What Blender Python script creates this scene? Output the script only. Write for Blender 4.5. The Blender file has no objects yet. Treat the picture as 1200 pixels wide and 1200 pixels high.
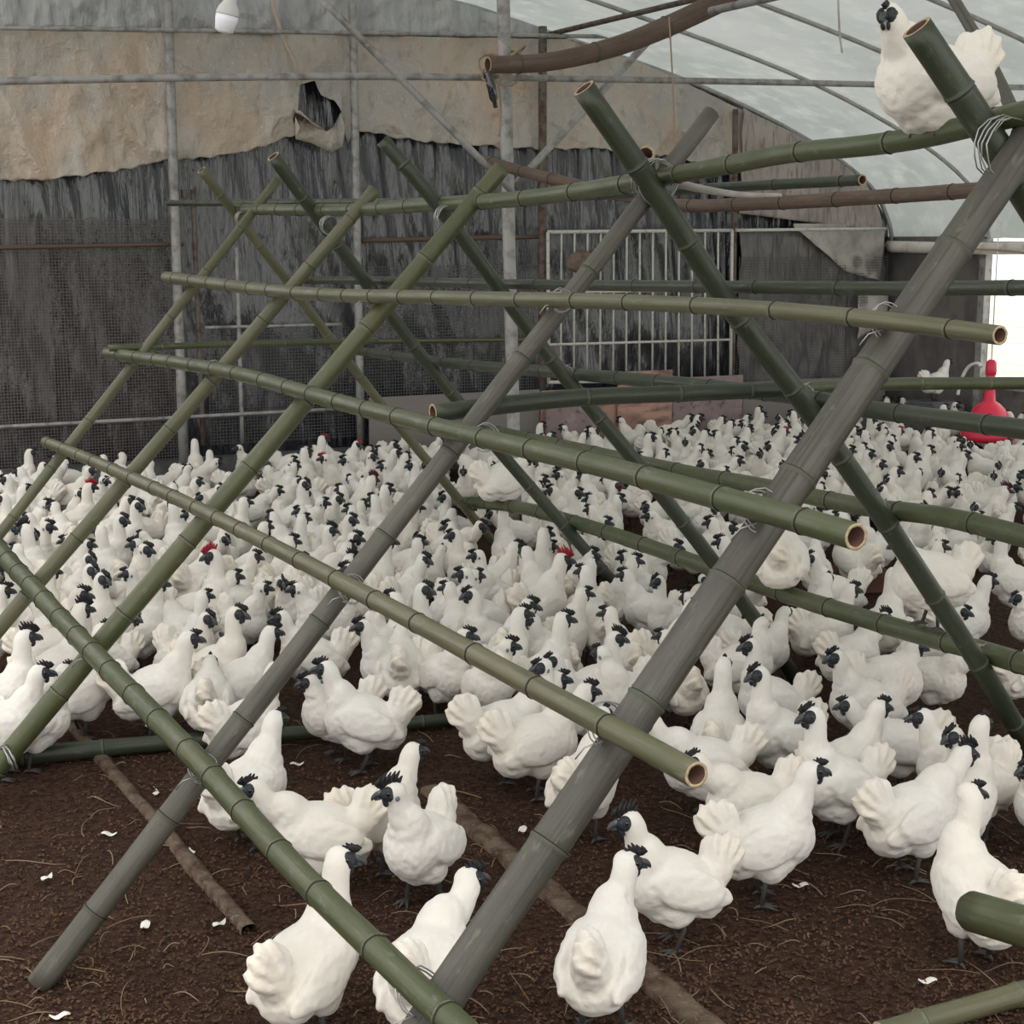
import bpy, bmesh, math, random
from mathutils import Vector, Matrix, noise, Euler
random.seed(11)
C = bpy.context.scene
COL = C.collection
PI = math.pi

# ------------------------------------------------------------------ camera
F = 1830.0; HZ = 280.0; CH = 1.7; VX = -350.0
PITCH = math.atan((600-HZ)/F); YAW = math.atan((600-VX)/math.hypot(F, 600-HZ))
cam = bpy.data.cameras.new('camera'); camo = bpy.data.objects.new('camera', cam); COL.objects.link(camo)
camo.location = (0, 0, CH); camo.rotation_euler = (PI/2-PITCH, 0, -YAW)
cam.sensor_fit = 'HORIZONTAL'; cam.sensor_width = 36; cam.lens = 36*F/1200.0
cam.clip_start = .05; cam.clip_end = 200
C.camera = camo
# ------------------------------------------------------------------ world, light, exposure
w = bpy.data.worlds.new('overcast_sky'); C.world = w; w.use_nodes = True
bgn = w.node_tree.nodes['Background']; bgn.inputs[0].default_value = (1.0, .985, .955, 1); bgn.inputs[1].default_value = 1.6
def area(name, loc, rot, sx, sy, power, col=(1, 1, 1)):
    l = bpy.data.lights.new(name, 'AREA'); l.shape = 'RECTANGLE'; l.size = sx; l.size_y = sy; l.energy = power; l.color = col
    o = bpy.data.objects.new(name, l); COL.objects.link(o); o.location = loc; o.rotation_euler = rot; return o
sl = bpy.data.lights.new('hazy_sun', 'SUN'); sl.energy = 1.15; sl.angle = math.radians(35); sl.color = (1, .97, .92)
so = bpy.data.objects.new('hazy_sun', sl); COL.objects.link(so); so.rotation_euler = (math.radians(30), math.radians(-14), 0)
C.view_settings.view_transform = 'Standard'; C.view_settings.look = 'None'
C.view_settings.gamma = 1; C.view_settings.use_curve_mapping = False
C.view_settings.exposure = 0.02

# ------------------------------------------------------------------ survey helpers: sight line -> point on a real plane
fw = Vector((math.sin(YAW), math.cos(YAW), 0)); rt = Vector((math.cos(YAW), -math.sin(YAW), 0)); upv = Vector((0, 0, 1))
cf = fw*math.cos(PITCH)-upv*math.sin(PITCH); cu = upv*math.cos(PITCH)+fw*math.sin(PITCH)
O = Vector((0, 0, CH))
def ray(x, y): return cf+rt*((x-600)/F)-cu*((y-600)/F)
def on(x, y, P, n):
    d = ray(x, y); return O+d*((Vector(P)-O).dot(n)/d.dot(n))
def gz(x, y, z=0.0): return on(x, y, (0, 0, z), Vector((0, 0, 1)))
def oy(x, y, Y): return on(x, y, (0, Y, 0), Vector((0, 1, 0)))
def ox(x, y, X): return on(x, y, (X, 0, 0), Vector((1, 0, 0)))
def depth(P): return (Vector(P)-O).dot(cf)
def proj(P):
    v = Vector(P)-O; d = v.dot(cf); return 600+F*v.dot(rt)/d, 600-F*v.dot(cu)/d
def rad(P, px): return px*.5*depth(P)/F

# ------------------------------------------------------------------ materials
def mat(name, col, rough=.6, spec=.4, metal=0, noise_=None, bump=None, trans=None):
    """noise_=(scale, col2, lo, hi, detail, stretch) ; bump=(scale, strength, dist, stretch)"""
    m = bpy.data.materials.new(name); m.use_nodes = True; nt = m.node_tree; N = nt.nodes; L = nt.links
    b = N['Principled BSDF']; b.inputs['Base Color'].default_value = (*col, 1); b.inputs['Roughness'].default_value = rough
    b.inputs['Specular IOR Level'].default_value = spec; b.inputs['Metallic'].default_value = metal
    tc = N.new('ShaderNodeTexCoord')
    def noi(scale, detail, st, rgh=.55):
        mp = N.new('ShaderNodeMapping'); mp.inputs['Scale'].default_value = st or (1, 1, 1); L.new(tc.outputs['Object'], mp.inputs[0])
        n = N.new('ShaderNodeTexNoise'); n.inputs['Scale'].default_value = scale; n.inputs['Detail'].default_value = detail
        n.inputs['Roughness'].default_value = rgh; L.new(mp.outputs[0], n.inputs['Vector']); return n
    last = None
    if noise_:
        for (s, c2, lo, hi, dt, st) in noise_:
            n = noi(s, dt, st); r = N.new('ShaderNodeMapRange'); r.inputs[1].default_value = lo; r.inputs[2].default_value = hi; L.new(n.outputs[0], r.inputs[0])
            mx = N.new('ShaderNodeMix'); mx.data_type = 'RGBA'; L.new(r.outputs[0], mx.inputs[0]); mx.inputs[7].default_value = (*c2, 1)
            if last: L.new(last, mx.inputs[6])
            else: mx.inputs[6].default_value = (*col, 1)
            last = mx.outputs[2]
        L.new(last, b.inputs['Base Color'])
    if bump:
        prev = None
        for (s, st_, ds, st) in bump:
            n = noi(s, 4, st, .6); bp = N.new('ShaderNodeBump'); bp.inputs['Strength'].default_value = st_; bp.inputs['Distance'].default_value = ds
            L.new(n.outputs[0], bp.inputs['Height'])
            if prev: L.new(prev, bp.inputs['Normal'])
            prev = bp.outputs[0]
        L.new(prev, b.inputs['Normal'])
    if trans:
        t = N.new('ShaderNodeBsdfTranslucent'); t.inputs[0].default_value = (*trans[0], 1)
        if last and len(trans) < 3:
            L.new(last, t.inputs[0])
        ms = N.new('ShaderNodeMixShader'); ms.inputs[0].default_value = trans[1]
        L.new(b.outputs[0], ms.inputs[1]); L.new(t.outputs[0], ms.inputs[2]); L.new(ms.outputs[0], N['Material Output'].inputs[0])
        if bump: L.new(prev, t.inputs['Normal'])
    return m
def net_mat(name, col, cell, wire):
    m = bpy.data.materials.new(name); m.use_nodes = True; nt = m.node_tree; N = nt.nodes; L = nt.links
    b = N['Principled BSDF']; b.inputs['Base Color'].default_value = (*col, 1); b.inputs['Roughness'].default_value = .7
    tc = N.new('ShaderNodeTexCoord'); sp = N.new('ShaderNodeSeparateXYZ'); L.new(tc.outputs['Object'], sp.inputs[0])
    outs = []
    for k in (0, 2):
        d = N.new('ShaderNodeMath'); d.operation = 'DIVIDE'; d.inputs[1].default_value = cell; L.new(sp.outputs[k], d.inputs[0])
        f = N.new('ShaderNodeMath'); f.operation = 'FRACT'; L.new(d.outputs[0], f.inputs[0])
        g = N.new('ShaderNodeMath'); g.operation = 'LESS_THAN'; g.inputs[1].default_value = wire; L.new(f.outputs[0], g.inputs[0]); outs.append(g)
    mx = N.new('ShaderNodeMath'); mx.operation = 'MAXIMUM'; L.new(outs[0].outputs[0], mx.inputs[0]); L.new(outs[1].outputs[0], mx.inputs[1])
    t = N.new('ShaderNodeBsdfTransparent'); ms = N.new('ShaderNodeMixShader'); L.new(mx.outputs[0], ms.inputs[0]); L.new(t.outputs[0], ms.inputs[1]); L.new(b.outputs[0], ms.inputs[2])
    L.new(ms.outputs[0], N['Material Output'].inputs[0]); return m

def bamboo_mat(name, c1, c2, c3, rough=.38, dust=(.22, .21, .165), k=.72):
    m = mat(name, c1, rough, .5); nt = m.node_tree; N = nt.nodes; L = nt.links; b = N['Principled BSDF']
    c1, c2, c3, dust = [tuple(v*k for v in c) for c in (c1, c2, c3, dust)]
    uv = N.new('ShaderNodeTexCoord'); oi = N.new('ShaderNodeObjectInfo')
    sh = N.new('ShaderNodeVectorMath'); sh.operation = 'ADD'; cb = N.new('ShaderNodeCombineXYZ'); ml = N.new('ShaderNodeMath'); ml.operation = 'MULTIPLY'; ml.inputs[1].default_value = 37
    L.new(oi.outputs['Random'], ml.inputs[0]); L.new(ml.outputs[0], cb.inputs[2]); L.new(uv.outputs['UV'], sh.inputs[0]); L.new(cb.outputs[0], sh.inputs[1])
    def noi(sx, sy, det, lo, hi):
        mp = N.new('ShaderNodeMapping'); mp.inputs['Scale'].default_value = (sx, sy, 1); L.new(sh.outputs[0], mp.inputs[0])
        n = N.new('ShaderNodeTexNoise'); n.inputs['Scale'].default_value = 1; n.inputs['Detail'].default_value = det; n.inputs['Roughness'].default_value = .62; L.new(mp.outputs[0], n.inputs['Vector'])
        r = N.new('ShaderNodeMapRange'); r.inputs[1].default_value = lo; r.inputs[2].default_value = hi; L.new(n.outputs[0], r.inputs[0]); return r, n
    last = None
    for (sx, sy, dt, lo, hi, c) in ((2, 3.2, 4, .38, .64, c2), (26, 2.2, 4, .50, .74, c3), (7, 16, 6, .60, .76, dust), (44, 9, 3, .64, .78, tuple(v*.9 for v in dust)), (9, 40, 4, .66, .8, c3)):
        r, n = noi(sx, sy, dt, lo, hi); mx = N.new('ShaderNodeMix'); mx.data_type = 'RGBA'; L.new(r.outputs[0], mx.inputs[0]); mx.inputs[7].default_value = (*c, 1)
        if last: L.new(last, mx.inputs[6])
        else: mx.inputs[6].default_value = (*c1, 1)
        last = mx.outputs[2]
    L.new(last, b.inputs['Base Color'])
    r, n = noi(60, 6, 3, 0, 1); bp = N.new('ShaderNodeBump'); bp.inputs['Strength'].default_value = .25; bp.inputs['Distance'].default_value = .002; L.new(n.outputs[0], bp.inputs['Height']); L.new(bp.outputs[0], b.inputs['Normal'])
    r, n = noi(6, 8, 5, .3, .7); mr = N.new('ShaderNodeMapRange'); mr.inputs[3].default_value = rough-.08; mr.inputs[4].default_value = rough+.2; L.new(r.outputs[0], mr.inputs[0]); L.new(mr.outputs[0], b.inputs['Roughness'])
    return m
M = {
 'bam_green': bamboo_mat('green_bamboo', (.080, .100, .042), (.115, .125, .060), (.060, .070, .034)),
 'bam_olive': bamboo_mat('olive_bamboo', (.125, .130, .066), (.175, .165, .095), (.085, .085, .045)),
 'bam_dark': bamboo_mat('dark_green_bamboo', (.040, .054, .030), (.060, .072, .042), (.032, .038, .024), dust=(.15, .15, .12)),
 'bam_grey': bamboo_mat('weathered_grey_bamboo', (.105, .098, .078), (.15, .14, .115), (.055, .052, .042), .5),
 'bam_greydark': bamboo_mat('dark_weathered_bamboo', (.085, .080, .066), (.12, .112, .092), (.045, .045, .032), .5),
 'bam_brown': bamboo_mat('dry_brown_bamboo', (.15, .098, .070), (.20, .135, .10), (.09, .058, .042), .6),
 'bam_bright': bamboo_mat('bright_green_bamboo', (.080, .105, .040), (.125, .130, .056), (.105, .085, .045), .33),
 'node': mat('bamboo_node_band', (.145, .15, .105), .6, .3, noise_=[(60, (.075, .08, .05), .4, .7, 3, None)]),
 'cut': mat('cut_bamboo_end', (.45, .36, .24), .8, .2, noise_=[(120, (.28, .2, .12), .45, .7, 3, None)]),
 'node_dark': mat('dark_bamboo_node_band', (.080, .085, .062), .6, .3),
 'groove': mat('bamboo_node_groove', (.034, .034, .024), .8, .1),
 'hollow': mat('bamboo_inside', (.11, .06, .045), .9, .1),
 'wire': mat('galvanised_wire', (.38, .38, .37), .35, .6, .7),
 'steel': mat('galvanised_pipe', (.36, .35, .34), .5, .6, .15, noise_=[(14, (.15, .14, .13), .45, .7, 5, None), (40, (.36, .35, .33), .6, .7, 3, None)]),
 'palesteel': mat('pale_pipe', (.42, .42, .41), .5, .5, .1, noise_=[(14, (.30, .29, .28), .45, .7, 5, None)]),
 'steel_rust': mat('rusty_pipe', (.16, .135, .12), .7, .3, .1, noise_=[(20, (.10, .05, .03), .45, .65, 5, None)]),
 'whitebar': mat('white_painted_bar', (.62, .61, .57), .6, .3, noise_=[(40, (.33, .28, .22), .55, .75, 4, None)]),
 'feather': mat('white_feathers', (.765, .74, .695), .85, .15, noise_=[(9, (.735, .70, .64), .42, .68, 3, None), (30, (.79, .77, .73), .5, .7, 3, None)], bump=[(130, .45, .003, (.4, 1, .6)), (30, .3, .008, (.8, 1, 1.3))]),
 'leg': mat('slate_grey_leg_skin', (.060, .058, .055), .6, .4, bump=[(300, .3, .002, None)]),
 'face': mat('black_blue_face_skin', (.018, .022, .028), .55, .4, noise_=[(160, (.07, .085, .10), .55, .72, 3, None)], bump=[(260, .5, .002, None)]),
 'lobe': mat('slate_blue_earlobe', (.16, .20, .24), .6, .3),
 'comb': mat('black_comb', (.016, .014, .016), .6, .35, bump=[(300, .5, .002, None)]),
 'comb_red': mat('dark_red_comb', (.30, .012, .025), .5, .4, bump=[(300, .5, .002, None)]),
 'comb_purple': mat('purple_black_comb', (.075, .012, .022), .5, .4, bump=[(300, .5, .002, None)]),
 'beak': mat('grey_horn_beak', (.045, .05, .055), .4, .5, noise_=[(60, (.16, .16, .16), .5, .7, 2, None)]),
 'eye': mat('glossy_black_eye', (.004, .003, .003), .08, .8),
 'litter': mat('brown_litter_floor', (.085, .048, .032), .95, .1, noise_=[(1.3, (.065, .036, .025), .35, .65, 4, None), (45, (.035, .018, .013), .40, .62, 6, None), (120, (.20, .125, .085), .60, .74, 3, None)], bump=[(42, .9, .03, None), (150, .8, .012, None)]),
 'chip': mat('wood_chip_litter', (.13, .075, .048), .9, .1, noise_=[(3, (.05, .028, .02), .35, .65, 2, None)]),
 'straw': mat('dry_straw', (.27, .20, .13), .8, .2, noise_=[(6, (.20, .13, .08), .4, .7, 2, None)]),
 'dirtwood': mat('mud_covered_board', (.15, .115, .085), .9, .1, noise_=[(18, (.075, .045, .032), .4, .62, 5, None), (60, (.24, .20, .16), .6, .75, 3, None)], bump=[(50, .8, .01, None)]),
 'down': mat('loose_white_feather', (.75, .73, .69), .9, .1),
 'blackfilm': mat('black_plastic_film', (.020, .022, .030), .19, 1.0, noise_=[(2.2, (.036, .037, .045), .4, .7, 5, (1, 1, .35)), (4, (.13, .13, .14), .66, .86, 7, (3.0, 1, .22))], bump=[(5, .7, .04, (3.0, 1, .35)), (14, .35, .012, (3, 1, .5))]),  # pale upright streaks paint the sheen of reflected roof light into the colour
 'tanfilm': mat('dirty_tan_film', (.62, .535, .45), .33, .9, noise_=[(1.3, (.46, .43, .40), .38, .62, 4, None), (3, (.58, .43, .31), .5, .7, 5, (1, 1, .5)), (9, (.30, .25, .215), .58, .8, 7, (1.6, 1, .8)), (26, (.70, .64, .56), .62, .8, 4, None)], bump=[(6, .8, .05, (1.2, 1, .8)), (17, .6, .02, (1, 1, 1.3)), (45, .3, .006, None)], trans=((.4, .33, .25), .12)),
 'silverfilm': mat('grey_silver_film', (.48, .48, .49), .28, .9, noise_=[(3, (.28, .285, .30), .4, .65, 5, (2, 1, .4)), (14, (.45, .45, .45), .6, .75, 4, (3, 1, .5))], bump=[(8, .7, .04, (3, 1, .6)), (30, .5, .012, None)]),
 'greyfilm': mat('dusty_grey_brown_film', (.13, .12, .12), .38, .8, noise_=[(3, (.22, .20, .19), .4, .7, 5, None), (10, (.08, .07, .07), .5, .75, 5, (3, 1, .5))], bump=[(7, .6, .03, (4, 1, .7))]),
 'pinkfilm': mat('dusty_pinkish_film', (.36, .31, .285), .45, .5, noise_=[(3, (.46, .41, .375), .4, .7, 5, None), (10, (.13, .11, .105), .5, .75, 5, (3, 1, .5))], bump=[(7, .6, .03, (4, 1, .7))]),
 'clearfilm': mat('dull_clear_film', (.50, .47, .44), .5, .5, noise_=[(5, (.25, .23, .21), .4, .7, 4, None)], bump=[(9, .5, .02, None)]),
 'roof': mat('greenhouse_roof_film', (.41, .43, .42), .55, .3, noise_=[(.9, (.32, .345, .335), .38, .62, 4, None), (5, (.46, .48, .465), .5, .75, 5, None)], bump=[(3, .4, .04, None)], trans=((.40, .43, .42), .60)),
 'concrete': mat('grey_concrete', (.16, .16, .165), .85, .2, noise_=[(8, (.10, .10, .105), .4, .65, 5, None)], bump=[(40, .4, .01, None)]),
 'ply': mat('pinkish_plywood', (.48, .30, .24), .75, .2, noise_=[(6, (.22, .13, .11), .42, .65, 5, (1, 1, 3))]),
 'plygrey': mat('purple_grey_board', (.27, .21, .215), .75, .2, noise_=[(7, (.38, .29, .28), .45, .7, 6, None), (20, (.10, .08, .08), .55, .75, 5, None)]),
 'greyboard': mat('dusty_grey_board', (.23, .21, .20), .8, .2, noise_=[(5, (.24, .215, .20), .45, .7, 5, None)]),
 'redplastic': mat('red_plastic', (.80, .035, .085), .4, .5),
 'whiteplastic': mat('white_plastic', (.80, .80, .80), .4, .5),
 'bulbglass': mat('frosted_bulb', (.84, .84, .90), .3, .5),
 'bulbcap': mat('grey_bulb_body', (.55, .55, .53), .45, .5),
 'whitestrip': mat('white_curtain_roll', (.80, .77, .72), .6, .3, noise_=[(9, (.60, .52, .44), .5, .72, 4, None)]),
 'rope': mat('tan_rope', (.33, .25, .18), .9, .1),
 'cloth': mat('dusty_sack_cloth', (.22, .17, .13), .9, .1, noise_=[(14, (.12, .09, .07), .4, .65, 5, None)]),
 'woodbox': mat('red_brown_wood', (.20, .105, .085), .8, .2, noise_=[(9, (.13, .065, .05), .4, .65, 4, None)]),
 'yard': mat('pale_yard', (.70, .70, .66), .9, .1, noise_=[(1, (.52, .58, .44), .45, .6, 4, None)]),
 'net_tan': net_mat('dusty_wire_net', (.13, .11, .10), .021, .20),
 'net_grey': net_mat('grey_wire_net', (.10, .10, .10), .023, .17),
}

def tint_feathers(m):
    nt = m.node_tree; N = nt.nodes; L = nt.links; b = N['Principled BSDF']; src = b.inputs['Base Color'].links[0].from_socket
    oi = N.new('ShaderNodeObjectInfo'); r = N.new('ShaderNodeMapRange'); r.inputs[1].default_value = .35; r.inputs[2].default_value = 1; r.inputs[4].default_value = .55; L.new(oi.outputs['Random'], r.inputs[0])
    mx = N.new('ShaderNodeMix'); mx.data_type = 'RGBA'; L.new(r.outputs[0], mx.inputs[0]); L.new(src, mx.inputs[6]); mx.inputs[7].default_value = (.79, .73, .645, 1)
    tc = N.new('ShaderNodeTexCoord'); sp = N.new('ShaderNodeSeparateXYZ'); L.new(tc.outputs['Object'], sp.inputs[0])
    t = N.new('ShaderNodeMapRange'); t.inputs[1].default_value = -.085; t.inputs[2].default_value = -.17; t.inputs[4].default_value = .5; L.new(sp.outputs[0], t.inputs[0])
    m2 = N.new('ShaderNodeMix'); m2.data_type = 'RGBA'; L.new(t.outputs[0], m2.inputs[0]); L.new(mx.outputs[2], m2.inputs[6]); m2.inputs[7].default_value = (.80, .70, .56, 1); L.new(m2.outputs[2], b.inputs['Base Color'])
tint_feathers(M['feather'])
fb = M['feather'].node_tree.nodes['Principled BSDF']; fb.inputs['Sheen Weight'].default_value = .25; fb.inputs['Sheen Roughness'].default_value = .6

# ------------------------------------------------------------------ object helpers
def obj(name, bm, m, parent=None, smooth=True):
    me = bpy.data.meshes.new(name)
    if isinstance(bm, bmesh.types.BMesh):
        bm.to_mesh(me); bm.free()
    else: me = bm
    for x in (m if isinstance(m, (list, tuple)) else [m]): me.materials.append(x)
    if smooth:
        for p in me.polygons: p.use_smooth = True
    o = bpy.data.objects.new(name, me); COL.objects.link(o)
    if parent: o.parent = parent
    return o
def tag(o, label, cat, group=None, kind=None):
    if label: o['label'] = label
    if cat: o['category'] = cat
    if group: o['group'] = group
    if kind: o['kind'] = kind
    return o
def struct(name, bm, m, label=None, smooth=True):
    o = obj(name, bm, m, None, smooth); o['kind'] = 'structure'
    if label: o['label'] = label
    return o
def empty(name, loc=(0, 0, 0)):
    o = bpy.data.objects.new(name, None); COL.objects.link(o); o.location = loc; o.empty_display_size = .1; return o
def frames(pts):
    T = []
    for i in range(len(pts)):
        a = pts[max(i-1, 0)]; b = pts[min(i+1, len(pts)-1)]; T.append((b-a).normalized())
    n = T[0].orthogonal().normalized(); out = []
    for t in T:
        n = (n-t*n.dot(t)).normalized(); out.append((t, n, t.cross(n)))
    return out
def tube(bm, pts, r, seg=10, cap=True, mi=0):
    pts = [Vector(p) for p in pts]; fr = frames(pts); rings = []
    for i, (p, (t, n, b)) in enumerate(zip(pts, fr)):
        rr = r[i] if isinstance(r, (list, tuple)) else r
        rings.append([bm.verts.new(p+(n*math.cos(2*PI*k/seg)+b*math.sin(2*PI*k/seg))*rr) for k in range(seg)])
    for a, b_ in zip(rings, rings[1:]):
        for k in range(seg):
            f = bm.faces.new((a[k], a[(k+1) % seg], b_[(k+1) % seg], b_[k])); f.material_index = mi
    if cap:
        bm.faces.new(rings[0][::-1]).material_index = mi; bm.faces.new(rings[-1]).material_index = mi
    return rings
def smooth_pts(pts, n=12):
    pts = [Vector(p) for p in pts]
    if len(pts) == 2: return [pts[0].lerp(pts[1], i/n) for i in range(n+1)]
    out = []
    for i in range(len(pts)-1):
        p0 = pts[max(i-1, 0)]; p1 = pts[i]; p2 = pts[i+1]; p3 = pts[min(i+2, len(pts)-1)]
        for k in range(n):
            t = k/n
            out.append(.5*((2*p1)+(p2-p0)*t+(2*p0-5*p1+4*p2-p3)*t*t+(3*p1-p0-3*p2+p3)*t**3))
    out.append(pts[-1]); return out
def box(bm, c, s, rot=None, mi=0):
    r = bmesh.ops.create_cube(bm, size=1)
    m = Matrix.Translation(c) @ ((rot.to_matrix().to_4x4() if rot else Matrix.Identity(4))) @ Matrix.Diagonal((*s, 1))
    bmesh.ops.transform(bm, matrix=m, verts=r['verts'])
    for v in r['verts']:
        for f in v.link_faces: f.material_index = mi
def ell(bm, c, r, rot=None, seg=20, ring=12, mi=0):
    q = bmesh.ops.create_uvsphere(bm, u_segments=seg, v_segments=ring, radius=1)
    m = Matrix.Translation(c) @ ((rot.to_matrix().to_4x4() if rot else Matrix.Identity(4))) @ Matrix.Diagonal((*r, 1))
    bmesh.ops.transform(bm, matrix=m, verts=q['verts'])
    if mi:
        for v in q['verts']:
            for f in v.link_faces: f.material_index = mi
def pipe(name, pts, r, m, label=None, cat=None, group=None, seg=10, parent=None, n=10, kind=None):
    bm = bmesh.new(); tube(bm, smooth_pts(pts, n), r, seg); o = obj(name, bm, m, parent)
    return tag(o, label, cat, group, kind)

# ------------------------------------------------------------------ setting: shed section (arch over X), end wall at Y=11, side wall at X=9.365
YW = 11.0; XS = 9.365
ARCH = [(-5.36, 1.68), (-5.3, 1.9), (-5.05, 2.2), (-4.4, 2.52), (-3.2, 2.95), (-1.6, 3.36), (.5, 3.64), (2.0, 3.71), (3.5, 3.64), (5.02, 3.45), (5.63, 3.33), (7.3, 2.93), (8.46, 2.51), (9.08, 2.17), (9.3, 1.88), (9.365, 1.68)]
def archz(x):
    for (a, za), (b, zb) in zip(ARCH, ARCH[1:]):
        if a <= x <= b: return za+(zb-za)*(x-a)/(b-a)
    return 1.68
archc = smooth_pts([(x, 0, z) for x, z in ARCH], 5)
# floor with gentle unevenness
bm = bmesh.new()
def floor_z(x, y): return .012*noise.noise(Vector((x*1.4, y*1.4, 3)))+.007*noise.noise(Vector((x*6, y*6, 7)))
XA, XB, YA, YB = -5.4, 9.5, -3, 11.1; nx, ny = 370, 350
g = [[bm.verts.new((XA+(XB-XA)*i/nx, YA+(YB-YA)*j/ny, floor_z(XA+(XB-XA)*i/nx, YA+(YB-YA)*j/ny)-.004)) for j in range(ny+1)] for i in range(nx+1)]
for i in range(nx):
    for j in range(ny): bm.faces.new((g[i][j], g[i+1][j], g[i+1][j+1], g[i][j+1]))
struct('floor', bm, M['litter'], 'dark brown crumbly litter floor of the poultry shed')
bm = bmesh.new(); box(bm, (20, 5, -.14), (90, 80, .2)); struct('ground', bm, M['yard'], 'pale yard outside the shed', False)
# end wall: black pleated film up to the arch
def pleat(x, z, amp=.03, f=7):
    s = x*f+.9*noise.noise(Vector((x*2, z*.6, 1)))*2
    a = .75+.5*noise.noise(Vector((x*.8, z*.7, 9)))
    rdg = 1-abs(noise.noise(Vector((x*6.5+z*.8, z*.45, 2))))*2.4
    rd2 = 1-abs(noise.noise(Vector((x*4+z*1.5, z*1.1, 12))))*2.4
    return amp*a*(abs(math.sin(s))*.7+.9*max(0, rdg)**2+1.0*max(0, rd2)**3+.22*noise.noise(Vector((x*17, z*1.6, 5))))
bm = bmesh.new(); n1, n2 = 950, 34; x0, x1 = .8, XS; cols = []
for i in range(n1+1):
    x = x0+(x1-x0)*i/n1; top = archz(x)+.035
    cols.append([bm.verts.new((x, YW+.03-pleat(x, top*j/n2), top*j/n2)) for j in range(n2+1)])
for a, b in zip(cols, cols[1:]):
    for j in range(n2): bm.faces.new((a[j], b[j], b[j+1], a[j+1]))
bm2 = bm
struct('wall_back', bm2, M['blackfilm'], 'end wall of pleated black plastic film')
bm = bmesh.new(); box(bm, ((-5.3+.85)/2, YW+.03, .85), (.85+5.3, .04, 1.7)); struct('wall_back_panel', bm, M['blackfilm'], None, False)
# concrete footing along the end wall
bm = bmesh.new(); box(bm, (3.2, YW-.08, .07), (7.4, .12, .17)); bmesh.ops.bevel(bm, geom=bm.edges[:], offset=.01, segments=2, affect='EDGES')
struct('trim_1', bm, M['concrete'], 'low grey concrete footing under the end wall', False)
# roof film
bm = bmesh.new(); ys = [.6+10.45*k/50 for k in range(51)]; rows = []; roofc = [p for p in archc if p.x > .4]
for y in ys:
    sag = .018*abs(math.sin((y-.35)*PI/1.15))
    rows.append([bm.verts.new((p.x, y, p.z+.03-sag*(1+.5*noise.noise(Vector((p.x, y, 0)))))) for p in roofc])
for a, b in zip(rows, rows[1:]):
    for k in range(len(a)-1): bm.faces.new((a[k], a[k+1], b[k+1], b[k]))
struct('ceiling', bm, M['roof'], 'arched roof of pale translucent greenhouse film')

# side wall (right) with the bright opening
def ys_(px): return ox(px, 440, XS).y
yo1 = ys_(1150); yo2 = -1.0; zt = 1.63; zb = ox(1175, 452, XS).z
bm = bmesh.new()
box(bm, (XS+.02, (YW+.1+yo1)/2, .86), (.07, YW+.1-yo1, 1.72))
box(bm, (XS+.03, (yo1+yo2)/2, zb/2), (.05, yo1-yo2, zb))
box(bm, (XS+.03, (yo1+yo2)/2, (zt+1.68)/2), (.05, yo1-yo2, 1.68-zt))
box(bm, (XS+.03, (yo2-3)/2, .84), (.05, 2.0, 1.68))
struct('wall_right', bm, M['greyfilm'], 'low dark side wall with a bright opening', False)
bm = bmesh.new(); box(bm, (XS-.02, yo1, .85), (.06, .07, 1.7)); box(bm, (XS-.02, (yo1+yo2)/2, zb), (.08, yo1-yo2, .05)); struct('window_1', bm, M['steel'], 'post and sill framing the bright side opening', False)

# ribs
rk = 0
for Y in (10.93, 9.75, 8.6, 7.45, 6.3, 5.15, 4.0):
    bm = bmesh.new(); tube(bm, [Vector((p.x, Y, p.z-.01)) for p in archc], .0165 if Y < 10.9 else .02, 8)
    rk += 1; tag(obj('roof_rib', bm, M['palesteel']), 'bent pipe rib arching under the roof film, %s' % ['against the end wall', 'second from the end wall', 'third from the end wall', 'fourth from the end wall', 'fifth from the end wall', 'sixth from the end wall', 'nearest the camera'][rk-1], 'roof rib', 'arched pipe ribs of the roof')
# purlins along the shed
for (pxa, pya, Y0, lab, m_) in ((640, 33, 10.9, 'long pipe purlin rising from a wall pole to the upper edge', 'steel_rust'), (833, 13, 6.6, 'thin purlin pipe running under the roof behind the brown log', 'steel')):
    P = oy(pxa, pya, Y0); zz = min(P.z, archz(P.x)-.04)
    pipe('purlin', [(P.x, P.y, zz), (P.x, .5, zz)], .02, M[m_], lab, 'purlin', 'purlins', n=4)

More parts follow.
